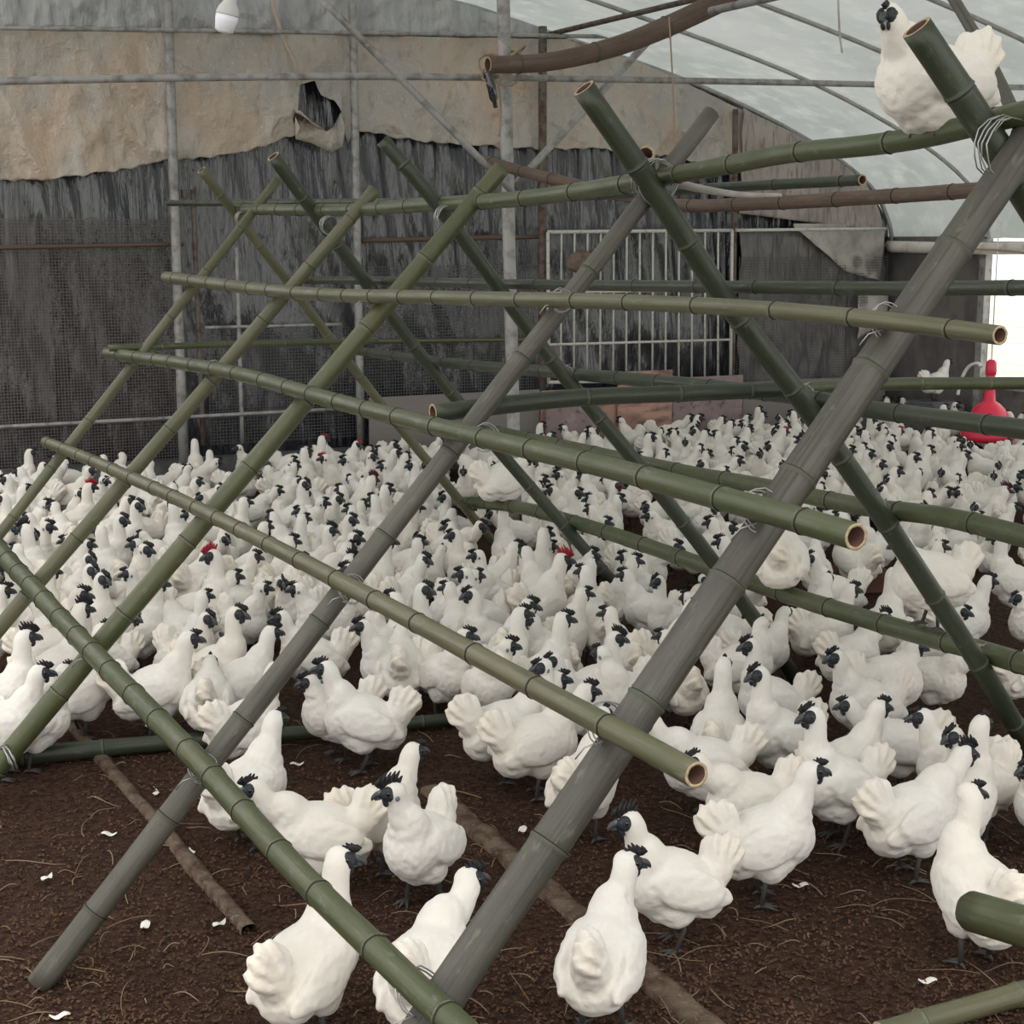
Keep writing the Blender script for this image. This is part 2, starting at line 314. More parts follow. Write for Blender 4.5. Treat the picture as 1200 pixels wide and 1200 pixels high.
# ------------------------------------------------------------------ hanging films on the end wall
def sheet(name, top, bot, Y, m, amp, nx, nz, f=5, thick=.004, ragged=0, label=None, cat='plastic sheet', seed=0, group=None):
    """top / bot: outline as sight-line points laid on the plane Y"""
    T = [oy(x, y, Y) for x, y in top]; B = [oy(x, y, Y) for x, y in bot]
    def li(P, x):
        if x <= P[0].x: return P[0].z
        for a, b in zip(P, P[1:]):
            if a.x <= x <= b.x: return a.z+(b.z-a.z)*(x-a.x)/max(b.x-a.x, 1e-6)
        return P[-1].z
    x0, x1 = max(T[0].x, B[0].x), min(T[-1].x, B[-1].x)
    bm = bmesh.new(); cols = []
    for i in range(nx+1):
        x = x0+(x1-x0)*i/nx; zt, zb_ = li(T, x), li(B, x); zb_ += ragged*noise.noise(Vector((x*14, seed, 0)))
        zt = min(zt, archz(x)-.01); zb_ = min(zb_, zt-.01); c = []
        for j in range(nz+1):
            t = j/nz; z = zb_+(zt-zb_)*t
            d = amp*(1.1-t*.5)*(.85*(1-abs(noise.noise(Vector((x*3.3+seed, z*2.6+x, seed+3))))*2)+.16*(1-abs(noise.noise(Vector((x*9+z*3, z*8-x*4, seed+6))))*2)+.9*noise.noise(Vector((x*2.1+seed, z*1.7, seed)))+.6*noise.noise(Vector((x*f+seed, z*f*.5, 4)))+.35*noise.noise(Vector((x*f*2.7, z*f*1.6, 8))))
            c.append(bm.verts.new((x, Y-d, z)))
        cols.append(c)
    for a, b in zip(cols, cols[1:]):
        for j in range(nz): bm.faces.new((a[j], b[j], b[j+1], a[j+1]))
    o = obj(name, bm, m); md = o.modifiers.new('solid', 'SOLIDIFY'); md.thickness = thick
    return tag(o, label, cat, group)
sheet('tan_plastic_sheet', [(-30, 34), (700, 47), (830, 110), (930, 158)],
      [(-30, 212), (60, 210), (120, 203), (195, 189), (240, 184), (270, 181), (310, 172), (335, 161), (345, 158), (349, 98), (368, 95), (377, 112), (392, 118), (399, 132), (404, 172), (412, 152), (440, 156), (480, 165), (560, 171), (620, 174), (700, 174), (790, 184), (850, 200), (930, 215)],
      YW-.12, M['tanfilm'], .042, 560, 70, 4, ragged=.02, label='wide dirty tan plastic sheet hanging torn across the upper end wall', seed=2.3)
sheet('silver_plastic_sheet', [(-40, -200), (720, -120)], [(-40, 31), (720, 45)], YW-.10, M['silverfilm'], .06, 420, 30, 7, label='crinkled silver grey plastic sheet at the top of the end wall', seed=7.1)
sheet('grey_plastic_sheet', [(866, 125), (947, 165), (1013, 212), (1036, 262)], [(866, 250), (925, 258), (1010, 268), (1036, 270)], YW-.155, M['pinkfilm'], .04, 120, 34, 5, label='dusty pinkish grey plastic sheet below the right end of the arch', seed=4)
sheet('dark_plastic_sheet', [(862, 272), (1036, 272)], [(862, 452), (1036, 450)], YW-.10, M['greyfilm'], .05, 120, 26, 8, label='dark dusty wrinkled plastic between barred gate and right corner', seed=9)
sheet('clear_plastic_flap', [(928, 262), (980, 262), (1036, 268)], [(928, 266), (960, 292), (990, 318), (1010, 324), (1036, 330)], YW-.19, M['clearfilm'], .03, 40, 16, 5, label='pale triangular flap of clear plastic by the right corner', seed=5)
sheet('clear_plastic_strip', [(1004, 345), (1040, 345)], [(1004, 398), (1020, 385), (1040, 392)], YW-.2, M['clearfilm'], .03, 14, 12, 5, label='small torn strip of pale plastic low beside the right corner', seed=6)
# torn flap by the hole
bm = bmesh.new(); outl = [(346, 128), (352, 150), (347, 163), (366, 168), (388, 179), (401, 172), (404, 150), (399, 132), (392, 146), (383, 154), (370, 148), (358, 138)]
vs = [bm.verts.new(oy(x, y, YW-.2-.06*math.sin(i*1.3))) for i, (x, y) in enumerate(outl)]; bm.faces.new(vs)
bmesh.ops.triangulate(bm, faces=bm.faces[:]); bmesh.ops.subdivide_edges(bm, edges=bm.edges[:], cuts=2, smooth=.6)
o = obj('torn_tan_flap', bm, M['tanfilm']); md = o.modifiers.new('s', 'SOLIDIFY'); md.thickness = .006; tag(o, 'torn tan flap curling below the hole in the upper sheet', 'plastic sheet')
pipe('rolled_plastic_edge', [oy(318, 0, YW-.2), oy(330, 40, YW-.24), oy(345, 75, YW-.26), oy(350, 100, YW-.2)], [.022, .018]*0 or .016, M['tanfilm'], 'rolled tan edge of plastic hanging above the torn hole', 'plastic sheet', n=6)

# nets
def net(name, a, b, Y, m, label, group=None):
    P, Q = oy(*a, Y), oy(*b, Y); bm = bmesh.new()
    vs = [bm.verts.new(v) for v in ((P.x, Y, Q.z), (Q.x, Y, Q.z), (Q.x, Y, P.z), (P.x, Y, P.z))]; bm.faces.new(vs)
    return tag(obj(name, bm, m, None, False), label, 'wire net', group)
net('wire_net', (-20, 256), (222, 536), YW-.16, M['net_tan'], 'dusty fine wire net panel on the far left of the end wall')
net('wire_net', (242, 388), (420, 512), YW-.16, M['net_grey'], 'fine wire net low behind the thin rods left of the wall pole')
net('wire_net', (424, 312), (640, 468), YW-.17, M['net_grey'], 'fine wire net over black film left of the barred gate')
net('wire_net', (866, 300), (1036, 446), YW-.2, M['net_grey'], 'fine wire net over the dark plastic right of the barred gate')

# poles and bars on the wall
def wp(name, a, b, Y, px, m, label, cat='pole', group=None):
    A, B = oy(*a, Y), oy(*b, Y); return pipe(name, [A, B], rad(A, px), M[m], label, cat, group, n=6)
wp('wall_pole', (194, -60), (216, 566), YW-.26, 12, 'steel', 'round steel wall pole leaning slightly at the left, net behind it', 'pole')
wp('wall_pole', (412, -60), (423, 520), YW-.26, 10, 'steel', 'steel wall pole rising behind the cut tip of the dark leaning bamboo', 'pole')
wp('wall_pole', (636, 31), (635, 470), YW-.26, 10, 'steel_rust', 'dark steel wall pole at the left edge of the barred gate', 'pole')
wp('wall_pole', (862, 128), (858, 445), YW-.26, 7, 'steel_rust', 'thin wall pole at the right edge of the barred gate', 'pole')
wp('wall_bar', (-40, 32), (720, 43), YW-.32, 6, 'steel', 'thin flat bar across the top of the tan sheet', 'bar')
wp('wall_bar', (-30, 502), (400, 479), YW-.24, 5, 'steel', 'thin pale bar running low along the left of the end wall', 'bar')
wp('wall_bar', (400, 481), (430, 480), YW-.22, 4, 'steel', 'short end of thin pale bar low by the second wall pole', 'bar')
wp('wall_bar', (424, 282), (640, 277), YW-.24, 6, 'bam_brown', 'reddish brown slat across pleated black film left of the gate', 'slat')
wp('wall_bar', (-30, 291), (215, 286), YW-.24, 5, 'bam_brown', 'dusty brown slat across the net panel at far left', 'slat')
wp('wall_bar', (862, 270), (1038, 268), YW-.3, 4, 'whitebar', 'thin pale bar along the top of the dark plastic at right', 'bar')
wp('wall_bar', (428, 400), (640, 398), YW-.25, 5, 'bam_olive', 'thin green cane tied across the wall below the middle rails', 'bar')
wp('net_frame_rod', (226, 222), (238, 522), YW-.22, 6, 'steel_rust', 'rusty upright rod beside the net panel edge', 'rod')
wp('net_frame_rod', (277, 290), (284, 520), YW-.22, 5, 'steel', 'pale upright rod between net panel and second wall pole', 'rod')
wp('net_frame_rod', (240, 384), (400, 380), YW-.23, 4, 'steel', 'thin level rod crossing the pale upright rod', 'rod')
wp('net_frame_rod', (215, 222), (216, 232), YW-.23, 7, 'steel_rust', 'short rusty stub at the top of the net panel', 'rod')

# barred gate
Yg = YW-.33
gate = empty('barred_gate', oy(750, 447, Yg)); gate_o = gate.location.copy()
def gpart(name, pts, px, m='whitebar'):
    bm = bmesh.new(); P = [oy(*q, Yg)-gate_o for q in pts]; tube(bm, P, rad(oy(*pts[0], Yg), px), 6); return obj(name, bm, M[m], gate)
fr_ = bmesh.new()
for a, b in (((642, 272), (858, 270)), ((642, 448), (856, 445)), ((642, 272), (643, 448)), ((858, 270), (856, 445))):
    tube(fr_, [oy(*a, Yg)-gate_o, oy(*b, Yg)-gate_o], rad(gate_o, 4.2), 6)
obj('gate_frame', fr_, M['whitebar'], gate)
for k in range(13):
    x = 658+k*15.3; gpart('bar', [(x, 272), (x-1+k*.05, 447)], 2.6)
gpart('cross_bar', [(643, 404), (857, 398)], 3.2); gpart('cross_bar', [(643, 343), (857, 340)], 2.6)
tag(gate, 'white painted gate of upright bars standing against the end wall', 'gate')
# cloth bundle stuffed through the gate bars
bm = bmesh.new(); cpt = oy(684, 308, Yg-.1); ell(bm, cpt, (.135, .09, .095), seg=28, ring=18)
for v in bm.verts: v.co += (v.co-cpt).normalized()*.035*noise.noise(v.co*14)
tube(bm, smooth_pts([cpt+Vector((.06, 0, .03)), cpt+Vector((.1, -.02, .1)), cpt+Vector((.16, 0, .05)), cpt+Vector((.1, 0, 0))], 5), .022, 8)
tag(obj('cloth_bundle', bm, M['cloth']), 'dusty brown cloth bundle knotted on the gate bars', 'cloth')

# boards leaning at the foot of the wall
def board(name, a, b, Y, m, label, t=.02, tilt=.05, cat='board'):
    P, Q = oy(*a, Y), oy(*b, Y); bm = bmesh.new()
    box(bm, ((P.x+Q.x)/2, Y, (P.z+Q.z)/2), (abs(Q.x-P.x), t, abs(P.z-Q.z)))
    bmesh.ops.bevel(bm, geom=bm.edges[:], offset=.004, segments=2, affect='EDGES')
    return tag(obj(name, bm, M[m], None, False), label, cat)
board('plywood_board', (634, 458), (722, 540), YW-.42, 'ply', 'pinkish plywood board with paler patch left of centre below the gate')
board('plywood_board', (724, 436), (786, 540), YW-.46, 'ply', 'pinkish plywood board below the middle of the gate, half hidden')
board('plywood_board', (640, 462), (700, 540), YW-.52, 'plygrey', 'small grey board in front of the left plywood')
board('plywood_board', (788, 443), (868, 540), YW-.42, 'plygrey', 'purple grey board standing under the right end of the gate')
board('grey_board', (432, 466), (632, 545), YW-.40, 'greyboard', 'long dusty grey board at the wall foot behind the crowded hens')
board('grey_board', (870, 448), (1034, 520), YW-.38, 'greyboard', 'low grey board along the wall foot near the right corner')

# white roll along the side eave + panel edge
A = ox(1041, 289, XS-.06); B = ox(1300, 289, XS-.06)
pipe('curtain_roll', [A, (A.x, (A.y+B.y)/2, A.z-.01), B], .05, M['whitestrip'], 'rolled white curtain tied along the top of the side opening', 'roll', n=8, seg=14)

# ------------------------------------------------------------------ steel posts, braces, tie pole, log
YP = gz(605, 632).y
PF = gz(605, 632)
pipe('steel_post', [(PF.x, YP, -.02), oy(588, -20, YP)+Vector((0, 0, .25))], .036, M['steel'], 'central galvanised steel post rising from the flock to the roof', 'post', seg=16)
wp('brace_pipe', (372, -6), (600, 224), YP-.08, 9, 'steel', 'slanting steel brace joining the central post from the left', 'brace')
wp('brace_pipe', (775, 32), (604, 216), YP+.08, 9, 'steel', 'slanting steel brace joining the central post from the right', 'brace')
A, B, C_ = oy(-60, 96, YP+.06), oy(500, 90, YP+.06), oy(1222, 103, YP+.06)
pipe('tie_pipe', [A, B, C_], .019, M['steel'], 'long level tie pipe crossing the whole shed behind the post', 'pipe')

# ------------------------------------------------------------------ bamboo
def bamboo(label, pts, r0, r1, m, node=.27, group=None, name='bamboo_pole', hollow=True, cat='bamboo pole', seg=22, seed=None):
    rnd = random.Random(seed if seed is not None else hash(label) % 9999 if False else sum(map(ord, label)))
    P = smooth_pts(pts, 24); L = [0]
    for a, b in zip(P, P[1:]): L.append(L[-1]+(b-a).length)
    tot = L[-1]
    def at(s):
        s = min(max(s, 0), tot)
        for i in range(len(P)-1):
            if L[i+1] >= s: return P[i].lerp(P[i+1], (s-L[i])/max(L[i+1]-L[i], 1e-9))
        return P[-1]
    st = [(0, 1, 0)]; s = node*rnd.uniform(.3, .9); nodes = []
    while s < tot-.03: nodes.append(s); s += node*rnd.uniform(.85, 1.15)
    prev = 0
    for q in nodes:
        for k in (1, 2, 3):
            st.append((prev+(q-.014-prev)*k/4, .985 if k == 2 else .992, 0))
        st += [(q-.014, 1.0, 0), (q-.007, 1.02, 1), (q-.003, 1.075, 1), (q+.000, 1.085, 4), (q+.003, .985, 0), (q+.006, 1.03, 0), (q+.012, 1.0, 0)]
        prev = q+.012
    for k in (1, 2, 3, 4): st.append((prev+(tot-prev)*k/4, 1, 0))
    pts2 = [at(a[0]) for a in st]; fr = frames(pts2); bm = bmesh.new(); uvl = bm.loops.layers.uv.new('UVMap'); rings = []
    for i, (s, k, mi) in enumerate(st):
        t, n, b = fr[i]; R = (r0+(r1-r0)*s/tot)*k
        wob = Vector((noise.noise(Vector((s*2.3, r0*99, rnd.random()*0))), noise.noise(Vector((s*2.3, 5, r0*77))), 0))*.12*R
        rings.append([bm.verts.new(pts2[i]+wob+(n*math.cos(2*PI*j/seg)+b*math.sin(2*PI*j/seg))*R*(1+.02*math.sin(j*2+s*9))) for j in range(seg)])
    for i in range(len(rings)-1):
        a, b = rings[i], rings[i+1]
        for j in range(seg):
            f = bm.faces.new((a[j], a[(j+1) % seg], b[(j+1) % seg], b[j])); f.material_index = st[i][2]
            for lp, uu, ss in zip(f.loops, (j, j+1, j+1, j), (st[i][0], st[i][0], st[i+1][0], st[i+1][0])): lp[uvl].uv = (uu/seg*(r0/.025), ss)
    for e, sg in ((0, 1), (-1, -1)):
        ring = rings[e]; c = sum((v.co for v in ring), Vector())/seg; t = fr[e][0]*sg
        inn = [bm.verts.new(c+(v.co-c)*.74) for v in ring]; dp = [bm.verts.new(c+(v.co-c)*.70+t*min(.10, node*.4)) for v in ring]
        for j in range(seg):
            k = (j+1) % seg
            f = bm.faces.new((ring[k], ring[j], inn[j], inn[k]) if sg > 0 else (ring[j], ring[k], inn[k], inn[j])); f.material_index = 2
            f = bm.faces.new((inn[k], inn[j], dp[j], dp[k]) if sg > 0 else (inn[j], inn[k], dp[k], dp[j])); f.material_index = 3
        f = bm.faces.new(dp if sg < 0 else dp[::-1]); f.material_index = 3
    bmesh.ops.recalc_face_normals(bm, faces=bm.faces[:])
    o = obj(name, bm, [M[m], M['node_dark' if m in ('bam_dark', 'bam_greydark', 'bam_grey', 'bam_brown') else 'node'], M['cut'], M['hollow'], M['groove']]); tag(o, label, cat, group); return o

Dn = gz(45, 1155); YD = Dn.y; RID = oy(765, 220, YD); XR, ZR = RID.x, RID.z
Dfar = gz(1230, 909)
nN = (RID-Dn).cross(Vector((0, 1, 0))).normalized()
if nN.dot(O-Dn) < 0: nN = -nN                       # towards the camera
nFa = (RID-Dfar).cross(Vector((0, 1, 0))).normalized()
if nFa.dot(O-Dfar) > 0: nFa = -nFa                  # away from the camera
def N_(x, y, off=0): return on(x, y, Dn+nN*off, nN)
def F_(x, y, off=0): return on(x, y, Dfar+nFa*off, nFa)
def leg(label, pl, pts, px0, px1, m, **k):
    P = [pl(*q) for q in pts]; return bamboo(label, P, rad(P[0], px0), rad(P[-1], px1), m, **k)
def ext(P, Q, t): return P+(Q-P)*t
# near-side legs (foot -> top)
G1 = 'near-side leaning legs of the bamboo roost frame'; G2 = 'far-side leaning legs of the bamboo roost frame'
def nleg(label, bot, top, px0, px1, m):
    A, B = N_(*bot), N_(*top); A2 = A.copy()
    t = -A.z/(B.z-A.z); A2 = A+(B-A)*(t) if A.z > 0 else A
    return bamboo(label, [A2, B], rad(A, px0), rad(B, px1), m, group=G1, name='bamboo_pole')
nleg('slim leaning bamboo leg at the far left, farthest of the near-side legs', (0, 625), (326, 211), 13, 11, 'bam_olive')
nleg('grey green leaning bamboo leg, second of the near-side legs from far end', (0, 735), (440, 222), 19, 15, 'bam_olive')
nleg('bright green leaning bamboo leg ending in tan cut tip before the post', (0, 895), (588, 197), 26, 20, 'bam_bright')
nleg('grey weathered bamboo leg with its muddy foot at lower left', (45, 1155), (834, 132), 31, 20, 'bam_grey')
A, B = N_(500, 1200), N_(1200, 170)
bamboo('thickest dark grey bamboo leg rising from bottom centre to top right', [A+(A-B)*(A.z/(B.z-A.z)), B+(B-A)*.12], rad(A, 50), rad(B, 42), 'bam_greydark', group=G1, name='bamboo_pole')
# far-side legs (top -> foot)
def fleg(label, pts, px0, px1, m, off=-.025, **k):
    P = [F_(*q, off) for q in pts]; A, B = P[-2], P[-1]
    P.append(B+(B-A)*(B.z/(A.z-B.z)))
    P[-1].z = .0
    return bamboo(label, P, rad(P[0], px0), rad(P[-1], px1), m, group=G2, name='bamboo_pole')
fleg('thin far-side bamboo leg with its tip at the upper far left', [(236, 199), (333, 325), (440, 465), (560, 613)], 11, 11, 'bam_olive')
fleg('far-side bamboo leg with a grey cut tip, second from the far end', [(320, 183), (405, 299), (512, 440), (632, 583), (710, 672)], 16, 14, 'bam_dark')
fleg('dark green far-side bamboo leg with its tip over the tan sheet edge', [(448, 164), (522, 252), (640, 414), (737, 532), (840, 664), (917, 772)], 17, 18, 'bam_dark')
fleg('thick dark green far-side bamboo leg with large cut tip right of post', [(684, 103), (765, 222), (850, 350), (940, 470), (1030, 600), (1145, 775), (1190, 850)], 28, 22, 'bam_dark')
fleg('short thick dark bamboo leg crossing in front of the perched hen at top right', [(1074, 32), (1165, 170), (1235, 280)], 37, 36, 'bam_dark', off=.03)
# slender pole behind the perched hen
Pa = [ox(1112, -10, 2.75), ox(1150, 55, 2.75), ox(1186, 128, 2.72), ox(1215, 200, 2.7)]
bamboo('slender grey curved pole rising behind the perched hen at top right', Pa, rad(Pa[0], 13), rad(Pa[-1], 17), 'bam_grey')
# near-side rails
GR = 'near-side rails of the bamboo roost frame'
def nrail(label, pts, px0, px1, m, off):
    P = [N_(*q, off) for q in pts]; return bamboo(label, P, rad(P[0], px0), rad(P[-1], px1), m, group=GR, name='bamboo_rail', node=.25)
nrail('topmost near-side bamboo rail running level across the middle, its open end at right', [(195, 325), (345, 343), (525, 349), (700, 353), (870, 361), (1010, 373), (1172, 393)], 14, 23, 'bam_olive', .06)
nrail('second near-side bamboo rail down, its hollow end open before the thick leg', [(126, 414), (260, 434), (400, 472), (540, 507), (700, 545), (860, 588), (1003, 629)], 14, 33, 'bam_green', .066)
nrail('third near-side bamboo rail down, split top and pale cut end lower right', [(54, 518), (120, 545), (240, 600), (415, 690), (530, 752), (690, 840), (815, 908)], 13, 32, 'bam_olive', .068)
nrail('lowest near-side bamboo rail curving down from left edge to bottom centre', [(-60, 570), (0, 645), (90, 745), (235, 895), (340, 1013), (450, 1122), (560, 1225)], 19, 38, 'bam_green', .062)
# ridge rails
def xr(x, y, X): return ox(x, y, X)
P = [ox(*q, XR+.0) for q in ((273, 245), (400, 246), (500, 240), (620, 232), (755, 212))]
bamboo('long green ridge rail lying in the leg crossings from far end to centre', P, rad(P[0], 12), rad(P[-1], 22), 'bam_green', group='ridge rails of the bamboo roost frame', name='bamboo_rail')
P = [ox(*q, XR+.02) for q in ((772, 208), (850, 194), (930, 179), (1010, 171), (1085, 160), (1160, 142), (1260, 118))]
bamboo('dark green ridge rail under the perched hen at upper right', P, rad(P[0], 20), rad(P[-1], 30), 'bam_green', group='ridge rails of the bamboo roost frame', name='bamboo_rail')
P = [ox(*q, XR+.17) for q in ((198, 238), (410, 237), (560, 235), (700, 229), (860, 219), (1011, 211))]
bamboo('thin dark back ridge rail ending in a cut tip right of centre', P, rad(P[0], 7), rad(P[-1], 13), 'bam_dark', group='ridge rails of the bamboo roost frame', name='bamboo_rail')
P0 = ox(756, 181, XR-.02); P1 = P0+Vector((.14, .17, -.10))
bamboo('short bamboo stub with round tan cut face sitting on the ridge crossing', [P0, P1], rad(P0, 23), rad(P0, 24), 'bam_olive', name='bamboo_stub')
# far-side rails
GF = 'far-side rails of the bamboo roost frame'
def frail(label, pts, px0, px1, m, off=.035):
    P = [F_(*q, off) for q in pts]; return bamboo(label, P, rad(P[0], px0), rad(P[-1], px1), m, group=GF, name='bamboo_rail', node=.3)
frail('topmost far-side bamboo rail running level just behind the top near rail', [(335, 328), (440, 329), (600, 333), (840, 336), (1010, 338), (1230, 337)], 9, 19, 'bam_dark')
frail('second far-side bamboo rail down, sloping gently to the right edge', [(417, 411), (533, 426), (670, 438), (800, 450), (943, 466), (1007, 478), (1230, 507)], 10, 25, 'bam_dark')
frail('third far-side bamboo rail down, emerging behind the hollow-ended rail', [(560, 500), (680, 526), (800, 552), (900, 571), (1013, 594), (1113, 607), (1230, 637)], 11, 27, 'bam_green', .035)
frail('lowest far-side bamboo rail with a hen perched on its right part', [(523, 588), (600, 593), (673, 612), (733, 631), (800, 654), (903, 690), (1000, 721), (1087, 746), (1143, 761), (1230, 787)], 13, 27, 'bam_green', .035)
# cross bars (across the shed)
P = [oy(507, 484, YD+.06), oy(667, 467, YD+.06), oy(800, 461, YD+.06), oy(925, 456, YD+.06)]
bamboo('level bamboo crossbar with open hollow end at its left, tied behind grey leg', P, rad(P[0], 22), rad(P[-1], 19), 'bam_dark', name='bamboo_crossbar', group='crossbars of the bamboo roost frame')
P = [oy(930, 455, YD+.11), oy(1053, 450, YD+.13), oy(1240, 449, YD+.15)]
bamboo('slimmer green crossbar continuing level to the right edge before the red drinker', P, rad(P[0], 15), rad(P[-1], 15), 'bam_green', name='bamboo_crossbar', group='crossbars of the bamboo roost frame')
P = [oy(127, 408, 6.72), oy(260, 404, 6.72), oy(442, 399, 6.72)]
bamboo('thin far crossbar at the left tied beside the rail ends', P, rad(P[0], 8), rad(P[-1], 8), 'bam_green', name='bamboo_crossbar', group='crossbars of the bamboo roost frame')
P = [gz(-60, 893, .035), gz(10, 887, .035), gz(200, 870, .03), gz(380, 857, .03), gz(545, 841, .03)]
bamboo('bamboo lying on the litter, tied to the foot of bright green leg', P, .032, .022, 'bam_dark', name='ground_bamboo', cat='bamboo pole')
P = [gz(1030, 1212, .03), gz(1120, 1186, .03), gz(1240, 1152, .03)]
bamboo('pale olive bamboo lying on the litter at the bottom right corner', P, .026, .027, 'bam_olive', name='ground_bamboo', cat='bamboo pole')
# stub of the neighbouring frame
d0 = O+ray(1140, 1068)*2.5; d1 = O+ray(1330, 1125)*2.15
bamboo('thick dark green bamboo end poking in from the lower right edge', [d0, d1], .032, .033, 'bam_green', node=.5)
# brown bamboo behind the post and a curved light log
P = [ox(565, 188, 3.9), ox(640, 208, 3.9), ox(700, 222, 3.88), ox(790, 240, 3.85), ox(900, 238, 3.8), ox(1040, 230, 3.75), ox(1300, 212, 3.7)]
bamboo('dry brown bamboo pole running behind the ridge from the post to the right', P, rad(P[0], 13), rad(P[-1], 20), 'bam_brown', node=.35)
P = [oy(572, 76, YP-.16), oy(640, 73, YP-.16), oy(720, 55, YP-.16), oy(790, 28, YP-.16), oy(850, -2, YP-.16), oy(900, -30, YP-.16)]
bamboo('thick brown pole tied to the post and sloping up to the roof', P, rad(P[0], 20), rad(P[-1], 27), 'bam_brown', node=.45)
P = [ox(785, 212, XR+.12), ox(815, 220, XR+.12), ox(865, 228, XR+.12), ox(915, 229, XR+.12)]
bm = bmesh.new(); tube(bm, smooth_pts(P, 6), [rad(P[0], 12)*(1-.65*k/18) for k in range(19)], 8)
tag(obj('bamboo_splinter', bm, M['clearfilm']), 'pale peeled strip of bamboo hanging off the ridge crossing', 'splinter')

# wire ties
def tie(P, R, axis, turns=3, label='', r=.0015, loose=True):
    R *= .80
    rnd = random.Random(int(P.x*1000+P.z*777)); axis = axis.normalized(); a = axis.orthogonal().normalized(); b = axis.cross(a); pts = []
    n = turns*14
    for i in range(n+1):
        t = i/14*2*PI; pts.append(P+axis*(.012*(i/14-turns/2)+rnd.uniform(-.003, .003))+(a*math.cos(t)+b*math.sin(t))*R*(1.02+rnd.uniform(-.02, .05)))
    if loose:
        e = pts[-1]; pts += [e+(-cf*.02)+upv*.01, e-cf*.03-rt*.03, e-cf*.03-rt*.045-upv*.02]
    bm = bmesh.new(); tube(bm, pts, r, 5); return tag(obj('wire_tie', bm, M['wire']), label, 'wire tie', 'wire ties on the bamboo joints')
NL = {'far left slim leg': ((0, 625), (326, 211)), 'second near leg': ((0, 735), (440, 222)), 'bright green leg': ((0, 895), (588, 197)), 'grey weathered leg': ((45, 1155), (834, 132)), 'thickest leg': ((500, 1200), (1200, 170))}
ties = [((765, 216), .062, RID, 'silver wire lashing the ridge crossing of the grey weathered leg'),
        ((525, 258), .045, None, 'silver wire lashing the ridge crossing of the bright green leg'),
        ((388, 266), .04, None, 'silver wire lashing the ridge crossing of the second near leg'),
        ((286, 258), .034, None, 'silver wire lashing the ridge crossing of the slim far left leg'),
        ((1170, 178), .062, None, 'silver wire lashing the ridge crossing under the perched hen')]
for (q, R, _, lab) in ties:
    P = ox(*q, XR)-cf*.035; tie(P, R*1.12, Vector((.0, 1, .15)), 4, lab)
rl = [((436, 350), .030, 'wire tie where the bright green leg meets the top near rail'), ((658, 352), .034, 'wire tie where the grey leg meets the top near rail'), ((1040, 378), .042, 'wire tie where the thickest leg meets the top near rail'),
      ((250, 430), .028, 'wire tie where the second near leg meets the second near rail'), ((570, 512), .038, 'wire tie where the grey leg meets the second near rail'), ((892, 600), .048, 'wire tie where the thickest leg meets the hollow-ended rail'),
      ((140, 556), .028, 'wire tie where the second near leg meets the third near rail'), ((412, 690), .040, 'rope and wire tie where the grey leg meets the third near rail'), ((712, 850), .048, 'wire tie where the thickest leg meets the pale cut rail'),
      ((110, 765), .034, 'wire tie where the bright green leg meets the lowest near rail'), ((238, 900), .040, 'wire tie where the grey leg meets the lowest near rail'), ((492, 1165), .050, 'wire tie where the thickest leg meets the lowest near rail')]
for (q, R, lab) in rl:
    P = N_(*q, .03); ax = (N_(q[0]+30, q[1]+8)-N_(*q)).normalized(); tie(P, R*1.05, (ax+upv*.4), 2, lab)
fl = [((941, 462), .032, 'silver wire tie on the thick far leg at the level crossbar'), ((1030, 598), .036, 'silver wire tie on the thick far leg at the third far rail'), ((1146, 768), .040, 'silver wire tie on the thick far leg at the lowest far rail'),
      ((663, 437), .030, 'pale wire tie on the dark far leg at the second far rail'), ((500, 424), .026, 'wire tie on the second far leg at the second far rail'), ((656, 608), .028, 'wire tie on the second far leg at the lowest far rail')]
for (q, R, lab) in fl:
    P = F_(*q, .005); tie(P, R*1.05, Vector((.3, 1, .1)), 2, lab)
tie(N_(12, 888, .01), .045, Vector((1, 0, .3)), 2, 'dark wire tie at the foot of the bright green leg', .003)
# ties, ribbon and twine around the post head
for k in range(3):
    P = oy(584+k*4, 82-k*2, YP-.06); bm = bmesh.new()
    tube(bm, [P+Vector((.11*math.cos(t*.5), .10*math.sin(t*.5), .09*math.sin(t*.5+k)+.01*k)) for t in range(14)], .007, 6)
    tag(obj('twine', bm, M['rope']), 'tan twine wrapped round the post and brown pole, %s strand' % ['lower', 'middle', 'upper'][k], 'twine', 'twine on the post head')
bm = bmesh.new(); tube(bm, smooth_pts([oy(570, 84, YP-.25), oy(576, 102, YP-.26), oy(581, 126, YP-.24)], 6), [.02]*5+[.024]*5+[.012]*3, 6)
tag(obj('black_plastic_strip', bm, M['blackfilm']), 'black plastic strip dangling from the post head', 'strip')
pipe('hanging_twine', [oy(583, 92, YP-.22), oy(587, 125, YP-.2), oy(585, 160, YP-.2)], .006, M['rope'], 'short frayed tan twine hanging beside the black strip', 'twine', n=5)
pipe('hanging_twine', [oy(784, 20, 6.5), oy(788, 90, 6.5), oy(791, 180, 6.5)], .004, M['rope'], 'long thin twine hanging from the roof right of the brown pole', 'twine', n=5)
pipe('hanging_twine', [oy(982, -5, 5.0), oy(984, 40, 5.0), oy(987, 62, 5.0)], .004, M['clearfilm'], 'thin pale string hanging from a roof rib left of perched hen', 'twine', n=5)
pipe('tie_string', [oy(1140, 292, 8.5), oy(1180, 294, 8.5), oy(1230, 300, 8.5)], .008, M['rope'], 'knotted brown string before the white curtain roll', 'string', n=5)

